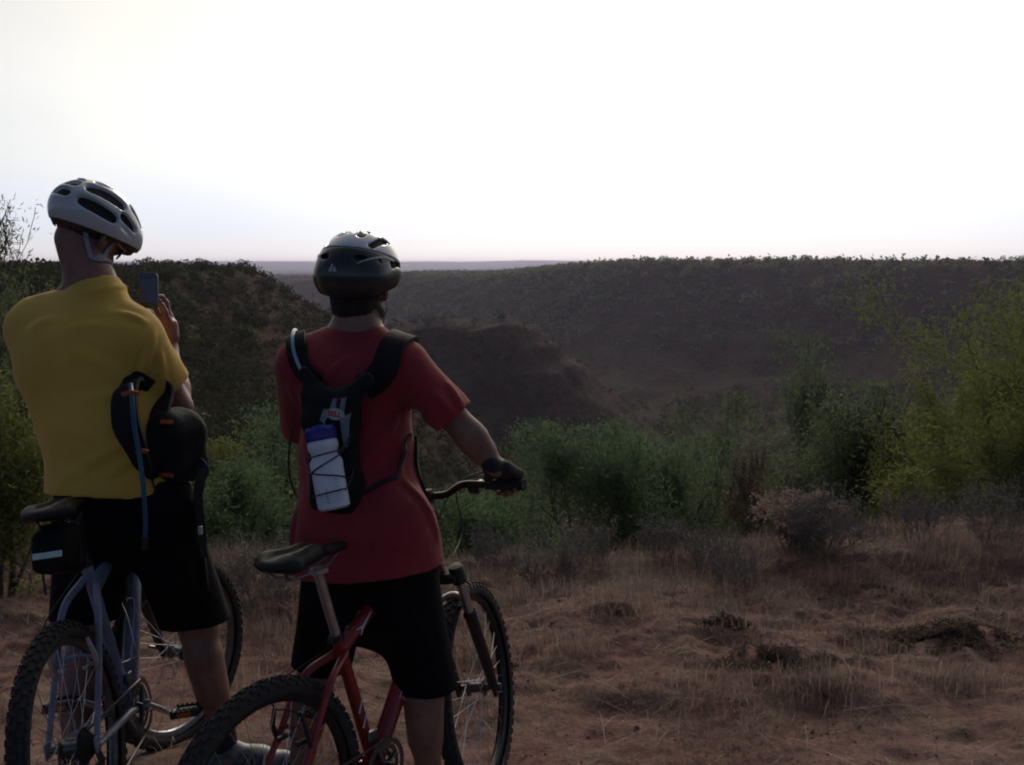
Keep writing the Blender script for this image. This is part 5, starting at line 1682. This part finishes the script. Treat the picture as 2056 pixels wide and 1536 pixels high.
patch(PK, quadgrid(at(640, 787, DP), at(686, 790, DP), at(684, 832, DP), at(634, 826, DP)), 'front_panel', PACKG, pk, pko)
patch(PK, quadgrid(at(672, 838, DP), at(708, 828, DP), at(702, 905, DP), at(684, 905, DP)), 'front_panel', PACKG, pk, pko)
patch(PK, quadgrid(at(656, 786, DP), at(664, 786, DP), at(662, 824, DP), at(653, 824, DP)), 'centre_strap', STRAPM, pk, pko, .006, .003)
# oval badge with its letters
c0, n0 = PK.snap([at(655, 829, DP)], .0085); c0, n0 = c0[0], n0[0]
n0 = nrm(n0 * .3 + bkn * .7); ux = nrm(np.cross(v3(0, 0, 1), n0)); ux = ux if ux[0] > 0 else -ux; uy = np.cross(n0, ux); uy = uy if uy[2] > 0 else -uy
ux, uy = nrm(ux - uy * .06), nrm(uy + ux * .06)
a_ = np.arange(40) / 40 * 2 * math.pi
q = MB(); ring = lambda r, h: [c0 + ux * .0295 * r * math.cos(t) + uy * .0165 * r * math.sin(t) + n0 * h for t in a_]
q.add(np.vstack([ring(1, -.004), ring(1, .0), ring(.96, .0008)]), [tuple(range(80, 120))] + [(i, (i + 1) % 40, 40 + (i + 1) % 40, 40 + i) for i in range(40)] + [(40 + i, 40 + (i + 1) % 40, 80 + (i + 1) % 40, 80 + i) for i in range(40)])
badge = q.build('badge', mat('badge_white', (.50, .50, .53), .5), pk, pko, smooth=False)
cu = bpy.data.curves.new('lettering', 'FONT'); cu.body = 'BELL'; cu.align_x = 'CENTER'; cu.align_y = 'CENTER'; cu.size = .0205; cu.extrude = .0004; cu.offset = .0006
to = bpy.data.objects.new('lettering', cu); COL.objects.link(to); dg = bpy.context.evaluated_depsgraph_get(); dg.update()
me = bpy.data.meshes.new_from_object(to.evaluated_get(dg)); bpy.data.objects.remove(to)
tv = np.empty(len(me.vertices) * 3, F32); me.vertices.foreach_get('co', tv); tv = tv.reshape(-1, 3)
tV = c0 + tv[:, :1] * ux * 1.08 + tv[:, 1:2] * uy * 1.05 + (tv[:, 2:3] + .0016) * n0
mk('lettering', tV, [tuple(p.vertices) for p in me.polygons], mat('badge_red', (.42, .02, .035), .5), badge, pko, smooth=False)
q = MB(); q.tube([c0 + ux * .0272 * math.cos(t) + uy * .0146 * math.sin(t) + n0 * .0010 for t in a_], .0006, 4, closed=True); q.build('badge_line', mat('badge_blue', (.04, .05, .16), .5), badge, pko)

# water bottle held against the pack
b0, b1 = at(672, 1022, 2.915), at(646, 882, 2.945)
ax = nrm(b1 - b0); Lb = np.linalg.norm(b1 - b0)
wb_ = empty('water_bottle', b0, label='white squeeze bottle with blue cap strapped to the black pack of the rider in red', cat='bottle')
q = MB(); q.lathe([(0.0, 0.0), (0.036, 0.0), (0.0438, 0.00636), (0.045, 0.0212), (0.04464, 0.0795), (0.04536, 0.1166), (0.0462, 0.1272), (0.04464, 0.13621), (0.0372, 0.14734), (0.036, 0.15476), (0.03816, 0.16218), (0.0426, 0.17172), (0.04296, 0.18232), (0.0408, 0.19186), (0.036, 0.1961), (0.0, 0.1961)], b0, ax, 40); q.build('bottle_body', mat('bottle_white', (.66, .71, .80), .42, .06, 30, .06, 60), wb_, b0)
q = MB(); q.lathe([(0.0, 0.19398), (0.0414, 0.19398), (0.04344, 0.19716), (0.04344, 0.20882), (0.042, 0.22525), (0.0372, 0.23214), (0.0192, 0.2332), (0.018, 0.23744), (0.0, 0.2385)], b0, ax, 36)
for k in range(36):
    t = k * math.pi / 18; xx = nrm(np.cross([0, 0, 1.], ax)) if False else nrm(np.cross(v3(0, 1, 0), ax)); yy = np.cross(ax, xx)
    q.box(b0 + ax * .211 + (.0362 * 1.2) * (xx * math.cos(t) + yy * math.sin(t)), (.0010, .0012, .011), np.stack([xx * math.cos(t) + yy * math.sin(t), -xx * math.sin(t) + yy * math.cos(t), ax], 1))
q.build('cap', mat('cap_blue', (.022, .032, .26), .4), wb_, b0)
g = MB(); xx = nrm(v3(1, 0, 0) - ax * ax[0]); yy = np.cross(ax, xx); yy = yy if yy[1] < 0 else -yy
rngp = np.random.default_rng(9)
for k in range(5):
    zc = .020 + .007 * k; a0_ = -1.15
    pts = [b0 + ax * (zc + .0008 * math.sin(9 * t)) + (.0379 * 1.2) * (xx * math.sin(t) + yy * math.cos(t)) for t in np.linspace(-.75 + .1 * rngp.random(), .7 + .2 * rngp.random(), 12)]
    g.tube(pts, .0005, 4)
pts = [b0 + ax * z + (.0381 * 1.2) * (xx * math.sin(-.12) + yy * math.cos(-.12)) for z in np.linspace(.018, .062, 6)]; g.tube(pts, .0007, 4)
for k in range(4): g.tube([b0 + ax * (.062 + .01 * k) + (.0381 * 1.2) * (xx * math.sin(t) + yy * math.cos(t)) for t in np.linspace(.45, .72, 4)], .0006, 4)
g.build('printed_marks', mat('print_grey', (.18, .20, .26), .6), wb_, b0)
# bungee cord: wraps round the bottle and hooks to the pack
g = MB()
def wrap(z0, z1, t0, t1, r=.0482, n=18):
    return [b0 + ax * (z0 + (z1 - z0) * k / n) + r * (xx * math.sin(t0 + (t1 - t0) * k / n) + yy * math.cos(t0 + (t1 - t0) * k / n)) for k in range(n + 1)]
for z0, z1, tail0, tail1 in ((.100, .150, None, at(712, 880, 2.97)), (.115, .082, None, at(716, 965, 2.97)), (.045, .052, None, at(716, 940, 2.97)), (.150, .158, None, at(712, 870, 2.97))):
    p = wrap(z0, z1, -1.5, 1.35); p[-1:] = [p[-1]]; tp, _ = PK.snap([tail1], .004); sp0, _ = PK.snap([p[0] + bkn * -.03], .003)
    g.tube(spline([sp0[0]] + p[::3] + [tp[0]], 4), .0022, 6)
g.build('bungee_cord', M_CABLE, pk, pko)
# ================================================================ rider in yellow
gY = hz(-1.2, 3.3)
hdY = 8.0
fY = v3(math.sin(R_(hdY)), math.cos(R_(hdY)), 0); rY = v3(math.cos(R_(hdY)), -math.sin(R_(hdY)), 0)
J = dict(fwd=fY)
J['pelvis'] = at(252, 985, 3.27); J['waist'] = at(212, 880, 3.30); J['chest'] = at(176, 730, 3.32); J['neck'] = at(186, 572, 3.33)
J['hipL'] = J['pelvis'] - rY * .10 + v3(0, 0, -.06); J['hipR'] = J['pelvis'] + rY * .10 + v3(0, 0, -.06)
J['shL'] = at(62, 662, 3.36); J['shR'] = at(284, 682, 3.30)
J['elR'] = at(360, 818, 3.42); J['wrR'] = at(338, 690, 3.60)
J['elL'] = at(96, 790, 3.64); J['wrL'] = at(190, 770, 3.80)
J['knL'] = at(172, 1262, 3.26); J['knR'] = at(398, 1262, 3.36); J['anL'] = at(142, 1560, 3.00); J['anR'] = at(456, 1482, 3.34)
for s in 'LR': J['an' + s][2] = gY + .095 - (.04 if s == 'R' else 0)
J['toeL'] = J['anL'] + v3(.05, .15, -.06); J['toeR'] = J['anR'] + v3(.165, .045, -.06)
RhY = rotm(27, 35, 10)
J['head'] = at(184, 466, 3.39); J['skull'] = J['head'] + RhY @ v3(0, -.03, -.05)
J['neck'] = J['neck'] + v3(0, .01, 0)
# phone first: the right hand closes round it
phc = at(299, 584, 3.57)
phX = nrm(v3(1, .18, .06)); phY = nrm(v3(-.01, .07, 1)); phX = nrm(phX - phY * (phX @ phY)); phN = np.cross(phX, phY)      # phN faces the camera side
if phN[1] > 0: phN = -phN
dH = nrm(phY * .95 - phX * .22 - phN * .25); nH = nrm(phN * .8 - phX * .55); uH = phX
CURLY = [(4, 38, 52), (8, 42, 55), (12, 46, 58), (20, 50, 60)]
LEFT = [(20, 30, 20)] * 4
S, finY = body_sdf(J, RhY, {'R': (dH, nH, uH, CURLY, .05, ((.28, .86, .55), (-4, 2))), 'L': (nrm(v3(.85, .2, .3)), v3(0, -.6, -.7), v3(0, .3, 1), LEFT, .03, ((.5, .7, .2), (10, 10)))})
baseY = v3(J['pelvis'][0], J['pelvis'][1], gY)
yel = empty('person', baseY, label='rider in yellow shirt holding up a phone, standing over the grey bike', cat='person', group=PPL)
V, Fq = S.mesh(.0042); mk('body', V, Fq, SKIN2, yel, baseY)
H = SDF(); hg = lambda *p: J['head'] + RhY @ np.array(p, float)
H.ell(hg(0, -.010, .022), (.0795, .0995, .0965), RhY); H.ell(hg(0, -.045, -.015), (.068, .058, .055), RhY, k=.03)
H.plane(hg(0, .025, .0), RhY @ v3(0, 1, -.45), hg(0, 0, 0) - .3, hg(0, 0, 0) + .3); H.plane(hg(0, -.05, -.052), RhY @ v3(0, .25, -1), hg(0, 0, 0) - .3, hg(0, 0, 0) + .3)
H.disp = lambda P: (.0016 * vnoise(P[:, 0] * 200, P[:, 1] * 200, P[:, 2] * 120, 3)).astype(F32)
V, Fq = H.mesh(.0032); mk('hair', V, Fq, mat('hair_cropped', (.040, .024, .018), .85, .25, 120, .6, 300), yel, baseY)
# shirt
SH = SDF(); hem = at(200, 990, 3.2)
SH.cap(J['pelvis'] - rY * .03 - v3(0, 0, .12), J['waist'], .200, .180, .06, flat=(fY, .86)); SH.cap(J['waist'], J['chest'] - rY * .022, .178, .212, .06, flat=(fY, .72))
SH.cap(J['hipL'] + v3(0, 0, .02), J['hipR'] + v3(0, 0, .02) - rY * .02, .128, .118, .08)
SH.cap(J['shL'] * .86 + J['shR'] * .14, J['shR'] * .86 + J['shL'] * .14, .088, .088, .07)
nd = nrm(J['skull'] - J['neck'])
for s, fr, r1 in (('L', .75, .085), ('R', .64, .080)):
    SH.cap(J['neck'] + v3(0, 0, -.062) + (J['sh' + s] - J['neck']) * .12, J['sh' + s] * .85 + J['neck'] * .15 + v3(0, 0, .006), .066, .060, .06)
    e = J['sh' + s] + (J['el' + s] - J['sh' + s]) * fr
    leg_cone(SH, J['sh' + s], e, .072, r1, e, k=.05)
SH.cap(J['neck'] - v3(0, 0, .09), J['neck'] - nd * .036, .092, .082, .03)
SH.torus(J['neck'] - nd * .030, nrm(nd + v3(0, 0, .4)), .080, .0075, k=.008)
SH.plane(hem, nrm(v3(.03, 0, -1)), J['pelvis'] - 1, J['pelvis'] + 1)
DY = 3.16
SH.disp = folds(51, .009, 8, 4.5, [
    (at(275, 770, 3.18), at(130, 690, DY), .016, .007), (at(270, 790, 3.18), at(150, 800, DY), .017, .006), (at(300, 640, 3.25), at(220, 600, 3.2), .012, .006), (at(315, 650, 3.25), at(300, 760, 3.2), .012, .006), (at(330, 690, 3.25), at(345, 770, 3.25), .011, .005),
    (at(250, 880, DY), at(110, 980, DY), .016, .007), (at(280, 900, 3.2), at(190, 985, DY), .014, .005), (at(30, 740, 3.25), at(100, 900, DY), .018, .006), (at(90, 930, DY), at(280, 975, 3.2), .014, .005), (at(40, 660, 3.22), at(120, 620, 3.18), .014, .004), (at(200, 620, 3.1), at(90, 640, 3.1), .013, .004), (at(235, 900, 3.1), at(90, 850, 3.1), .017, .005), (at(320, 700, 3.2), at(285, 790, 3.2), .011, .006)], SH)
V, Fq = SH.mesh(.0045); mk('shirt', V, Fq, SHIRT_Y, yel, baseY)
# baggy shorts
SO = SDF(); SO.cap(J['hipL'], J['hipR'], .125, .125, .05, flat=(fY, .95)); SO.cap(J['pelvis'] + v3(0, 0, .02), J['pelvis'] - v3(0, 0, .08), .140, .160, .05, flat=(fY, .85))
for s, fr in (('L', .90), ('R', .93)):
    e = J['hip' + s] + (J['kn' + s] - J['hip' + s]) * fr; leg_cone(SO, J['hip' + s], e, .120, .106, e, n=nrm(v3(0, 0, -1) + .35 * nrm(J['kn' + s] - J['hip' + s])))
SO.plane(hem + v3(0, 0, .035), (0, 0, 1), J['pelvis'] - 1, J['pelvis'] + 1)
SO.disp = folds(53, .012, 6, 2.2, [(at(330, 1060, 3.2), at(400, 1200, 3.2), .017, .008), (at(300, 1100, 3.2), at(340, 1230, 3.2), .015, .007), (at(200, 1080, 3.2), at(150, 1200, 3.25), .016, .007), (at(400, 1080, 3.25), at(420, 1190, 3.25), .013, .006), (at(250, 1040, 3.2), at(380, 1060, 3.2), .014, .007)], SO)
V, Fq = SO.mesh(.0048); mk('shorts', V, Fq, SHORTS, yel, baseY)
# drawstring ends at the hem
g = MB(); e = at(424, 1175, 3.3); g.tube(spline([e, at(431, 1190, 3.3), at(437, 1208, 3.3), at(436, 1222, 3.3)], 4), .0028, 5); g.build('drawstring', M_CABLE, yel, baseY)
for s in 'LR':
    sock(yel, baseY, J['kn' + s], J['an' + s], .24, SOCK); shoe(yel, baseY, J['an' + s], J['toe' + s], SHOE_W, SOLE, SOCK)
helmet('helmet', 'silver helmet with dark vents, tipped forward on the rider in yellow', J['head'], J['head'], RhY, 'grey', S)
# sunglasses
sg = empty('sunglasses', J['head'], label='grey wraparound sunglasses on the face of the rider in yellow', cat='sunglasses')
so_ = np.array(sg.location); fr_m = mat('frame_grey', (.36, .36, .38), .4); ln_m = mat('lens_dark', (.015, .015, .018), .12)
for s in (-1, 1):
    g = MB(); g.tube(spline([hg(s * .078, .072, .0), hg(s * .086, .03, .0), hg(s * .088, -.01, -.002), hg(s * .084, -.03, -.012)], 6), .0032, 6, flat=.6); g.build('temple_arm', fr_m, sg, so_)
    S2 = SDF(); Rl = RhY @ np.array(Matrix.Rotation(-s * .5, 3, 'Z')); S2.ell(hg(s * .044, .098, -.008), (.034, .0035, .020), Rl); V, Fq = S2.mesh(.0022); mk('lens', V, Fq, ln_m, sg, so_)
g = MB(); g.tube(spline([hg(-.078, .074, .002), hg(-.05, .102, .010), hg(0, .115, .006), hg(.05, .102, .010), hg(.078, .074, .002)], 6), .0030, 6); g.build('brow_bar', fr_m, sg, so_)

# phone
ph = empty('mobile_phone', phc, label='black phone held upright in the raised hand of the rider in yellow', cat='phone')
Rph = np.stack([phX, phY, phN], 1)
S2 = SDF(); S2.box(phc, (.0293, .0576, .0047), .0046, Rph); 
def rounded(w, h, r, z, n=6):
    out = []
    for sx, sy, a in ((1, 1, 0), (-1, 1, 90), (-1, -1, 180), (1, -1, 270)):
        for k in range(n + 1):
            t = R_(a + 90 * k / n); out.append(phc + phX * (sx * (w - r) + r * math.cos(t)) + phY * (sy * (h - r) + r * math.sin(t)) + phN * z)
    return out
def plate(name, w, h, r, z0, z1, m, par):
    A, B2 = rounded(w, h, r, z0), rounded(w, h, r, z1); n = len(A)
    q = MB(); q.add(A + B2, [tuple(range(n)), tuple(range(2 * n - 1, n - 1, -1))] + [(i, (i + 1) % n, n + (i + 1) % n, n + i) for i in range(n)]); return q.build(name, m, par, phc, smooth=False)
plate('case', .0297, .0582, .010, -.0046, .0040, mat('phone_edge', (.16, .16, .17), .35, metal=.5), ph)
plate('front_glass', .0287, .0572, .0092, .0040, .0047, mat('phone_glass', (.012, .012, .014), .08), ph)
scr = bpy.data.materials.new('phone_screen'); scr.use_nodes = True; b_ = scr.node_tree.nodes['Principled BSDF']; b_.inputs['Base Color'].default_value = (.02, .02, .03, 1); b_.inputs['Roughness'].default_value = .1
b_.inputs['Emission Color'].default_value = (.045, .060, .17, 1); b_.inputs['Emission Strength'].default_value = .10; b_.inputs['Specular IOR Level'].default_value = .25
plate('screen', .0250, .0390, .001, .0047, .0052, scr, ph)
g = MB(); q0 = phc - phY * .0485 + phN * .0048; g.lathe([(0, 0), (.0052, 0), (.0055, .0005), (.0045, .0004)], q0, phN, 20); g.build('button', mat('phone_button', (.03, .03, .034), .3), ph, phc)

# ---------------------------------------------------------------- his pack hangs from the crook of the arm
def atp(x, y, D): return at(x, y, D - .10)


hp = empty('backpack', atp(350, 900, 3.35), label='black pack with orange piping and blue tube hanging from the arm above the grey bike', cat='backpack')
hpo = np.array(hp.location)
PK = SDF(); c = atp(352, 896, 3.36); Rp = rotm(30, 0, 6)
PK.box(c + v3(0, 0, .0), (.066, .085, .092), .045, Rp, k=.03); PK.box(c + v3(.0, .0, .055), (.045, .060, .06), .035, Rp, k=.05); PK.box(c + v3(.012, .01, -.065), (.055, .070, .04), .03, Rp, k=.04)
PK.disp = folds(61, .006, 9, 6)
V, Fq = PK.mesh(.0042); mk('pouch', V, Fq, PACKM, hp, hpo)
for z in (842, 958):
    P, N = on(PK, [atp(316, z, 3.27), atp(333, z - 1, 3.26), atp(349, z, 3.27)], .002); q = MB(); q.ribbon(P, N, .013, .003); q.build('piping', ORANGE, hp, hpo)
# padded shoulder straps looping over the forearm
q = MB(); P = spline([atp(300, 775, 3.36), atp(270, 768, 3.30), atp(252, 790, 3.22), atp(254, 850, 3.17), atp(272, 895, 3.17), atp(288, 935, 3.20), atp(305, 958, 3.26)], 8)
q.ribbon(P, np.tile(v3(-.15, -1, .1), (len(P), 1)), np.interp(np.arange(len(P)), [0, 10, 24, 40, 48], [.05, .075, .085, .05, .022]), .012); st = q.build('shoulder_strap', PACKM, hp, hpo)
q = MB(); P = spline([atp(300, 770, 3.38), atp(330, 790, 3.40), atp(322, 830, 3.33), atp(312, 880, 3.30), atp(310, 930, 3.28), atp(310, 958, 3.28)], 8)
q.ribbon(P, np.tile(v3(-.2, -1, .1), (len(P), 1)), np.linspace(.08, .025, len(P)), .012); q.build('shoulder_strap', PACKM, hp, hpo)
for py, w0 in ((790, 17), (907, 11)):
    q = MB(); P = spline([atp(262 + (py - 790) * .2 - w0, py + 2, 3.16), atp(262 + (py - 790) * .2, py - 2, 3.145), atp(262 + (py - 790) * .2 + w0, py, 3.16)], 5); q.ribbon(P, np.tile(v3(0, -1, 0), (len(P), 1)), .012, .004); q.build('piping', ORANGE, st, hpo)
q = MB(); q.tube(spline([atp(262, 772, 3.20), atp(265, 800, 3.145), atp(270, 860, 3.14), atp(279, 910, 3.14), atp(288, 980, 3.13), atp(292, 1050, 3.13), atp(291, 1080, 3.13)], 8), .0072, 10); q.build('drinking_tube', TUBE_B, hp, hpo)
q = MB(); q.tube([atp(291, 1078, 3.13), atp(291, 1102, 3.13)], [.011, .009], 10); q.build('mouthpiece', M_BLK, hp, hpo)
# dangling waist belt at the right
q = MB(); P = spline([atp(392, 925, 3.36), atp(408, 942, 3.33), atp(402, 965, 3.32), atp(398, 1000, 3.32), atp(404, 1060, 3.32), atp(410, 1120, 3.30)], 8); q.ribbon(P, np.tile(v3(.3, -1, 0), (len(P), 1)), np.linspace(.038, .022, len(P)), .004); q.build('waist_belt', STRAPM, hp, hpo)
q = MB(); q.box(atp(402, 1065, 3.29), (.006, .006, .013), b=.002); q.build('buckle', M_HEL_M, hp, hpo)
q = MB(); q.tube(spline([atp(302, 940, 3.26), atp(306, 965, 3.25), atp(312, 985, 3.25), atp(310, 1005, 3.25)], 5), .004, 6, flat=.4); q.build('strap_end', STRAPM, hp, hpo)
# ------------------------------------------------------------------ camera, sun, sky, air
cam = bpy.data.cameras.new('camera'); co = bpy.data.objects.new('camera', cam); COL.objects.link(co)
cam.sensor_width = 36; cam.lens = 36 * FPX / 2056; cam.clip_start = .05; cam.clip_end = 30000
co.location = (0, 0, CAM_H); co.rotation_euler = (math.pi / 2 - PITCH, 0, 0)
SC.camera = co

SUN_EL, SUN_AZ = 25.0, 7.0        # degrees above the horizon, degrees right of the view direction
sun = bpy.data.lights.new('sun', 'SUN'); sun.energy = 1.0; sun.angle = R_(14); sun.color = (1, .93, .84)
so = bpy.data.objects.new('sun', sun); COL.objects.link(so)
sd = Vector((math.sin(R_(SUN_AZ)) * math.cos(R_(SUN_EL)), math.cos(R_(SUN_AZ)) * math.cos(R_(SUN_EL)), math.sin(R_(SUN_EL))))
so.rotation_euler = sd.to_track_quat('Z', 'Y').to_euler(); so.location = (0, 0, 30)

w = bpy.data.worlds.new('World'); SC.world = w; w.use_nodes = True
nt = w.node_tree; bg = nt.nodes['Background']
sky = nt.nodes.new('ShaderNodeTexSky'); sky.sky_type = 'NISHITA'; sky.sun_disc = False
sky.sun_elevation = R_(SUN_EL); sky.sun_rotation = R_(SUN_AZ); sky.air_density = .55; sky.dust_density = 0.0; sky.ozone_density = 1.0; sky.altitude = 700
# thin high cloud: whitens the sky and glows round the sun
tc = nt.nodes.new('ShaderNodeTexCoord')
nv_ = nt.nodes.new('ShaderNodeVectorMath'); nv_.operation = 'NORMALIZE'; nt.links.new(tc.outputs['Generated'], nv_.inputs[0])
dt = nt.nodes.new('ShaderNodeVectorMath'); dt.operation = 'DOT_PRODUCT'; dt.inputs[1].default_value = sd; nt.links.new(nv_.outputs[0], dt.inputs[0])
ac = nt.nodes.new('ShaderNodeMath'); ac.operation = 'ARCCOSINE'; nt.links.new(dt.outputs['Value'], ac.inputs[0])
mr = nt.nodes.new('ShaderNodeMapRange'); mr.inputs['From Max'].default_value = math.pi; nt.links.new(ac.outputs[0], mr.inputs[0])
ra = nt.nodes.new('ShaderNodeValToRGB'); nt.links.new(mr.outputs[0], ra.inputs[0])
STR = .05
VEIL = [(0, (1.70, 1.45, 1.15)), (12, (1.42, 1.24, 1.02)), (22, (1.05, .95, .86)), (32, (.76, .69, .70)), (45, (.52, .475, .50)), (58, (.15, .135, .18)), (80, (.02, .021, .036)), (120, (.012, .0125, .022)), (180, (.012, .0125, .022))]
els = ra.color_ramp.elements
while len(els) < len(VEIL): els.new(.5)
for i, (p, c) in enumerate(VEIL):
    els[i].position = p / 180; els[i].color = tuple(v / 2.4 for v in c) + (1,)
cl = nt.nodes.new('ShaderNodeTexNoise'); cl.inputs['Scale'].default_value = 2.2; cl.inputs['Detail'].default_value = 5
mp = nt.nodes.new('ShaderNodeMapping'); mp.inputs['Scale'].default_value = (1, 1, 3.5); nt.links.new(nv_.outputs[0], mp.inputs[0]); nt.links.new(mp.outputs[0], cl.inputs['Vector'])
cm = nt.nodes.new('ShaderNodeMapRange'); cm.inputs['From Min'].default_value = .3; cm.inputs['From Max'].default_value = .7; cm.inputs['To Min'].default_value = 1.02 * 2.4 / STR; cm.inputs['To Max'].default_value = 1.18 * 2.4 / STR
nt.links.new(cl.outputs['Fac'], cm.inputs[0])
sz = nt.nodes.new('ShaderNodeSeparateXYZ'); nt.links.new(nv_.outputs[0], sz.inputs[0])
el = nt.nodes.new('ShaderNodeValToRGB'); nt.links.new(sz.outputs['Z'], el.inputs[0])          # dust low over the plain: dimmer, pinkish
DUST = [(0, (.52, .36, .40)), (.035, (.66, .58, .56)), (.09, (.93, .88, .64)), (.15, (1.0, .98, .74)), (.4, (1.0, .98, .76)), (1, (1.0, 1.0, .80))]
while len(el.color_ramp.elements) < len(DUST): el.color_ramp.elements.new(.5)
for i, (p, c) in enumerate(DUST):
    el.color_ramp.elements[i].position = p; el.color_ramp.elements[i].color = (*c, 1)
vm = nt.nodes.new('ShaderNodeVectorMath'); vm.operation = 'SCALE'; nt.links.new(cm.outputs[0], vm.inputs['Scale'])
vx = nt.nodes.new('ShaderNodeVectorMath'); vx.operation = 'MULTIPLY'; nt.links.new(ra.outputs[0], vx.inputs[0]); nt.links.new(el.outputs[0], vx.inputs[1]); nt.links.new(vx.outputs[0], vm.inputs[0])
ad = nt.nodes.new('ShaderNodeVectorMath'); ad.operation = 'ADD'
nt.links.new(sky.outputs[0], ad.inputs[0]); nt.links.new(vm.outputs[0], ad.inputs[1])
nt.links.new(ad.outputs[0], bg.inputs['Color']); bg.inputs['Strength'].default_value = STR

# dusty air
mb = MB(); mb.box((0, 2500, -13), (9500, 12000, 27))
hm = bpy.data.materials.new('dusty_air'); hm.use_nodes = True; ht = hm.node_tree; ht.nodes.clear()
ho = ht.nodes.new('ShaderNodeOutputMaterial'); pv = ht.nodes.new('ShaderNodeVolumePrincipled')
pv.inputs['Color'].default_value = (.74, .73, 1.0, 1); pv.inputs['Density'].default_value = 1.8e-4; pv.inputs['Anisotropy'].default_value = .55
ht.links.new(pv.outputs[0], ho.inputs['Volume'])
hzo = mb.build('haze', hm, smooth=False); tag(hzo, label='pale dusty air filling the canyon and the plain', cat='haze', kind='stuff')

SC.view_settings.view_transform = 'Standard'; SC.view_settings.look = 'None'; SC.view_settings.exposure = 0.0; SC.view_settings.gamma = 1.0
SC.view_settings.use_curve_mapping = False
SC.cycles.filter_width = 2.0
SC.cycles.volume_bounces = 1; SC.cycles.max_bounces = 6; SC.cycles.transparent_max_bounces = 8
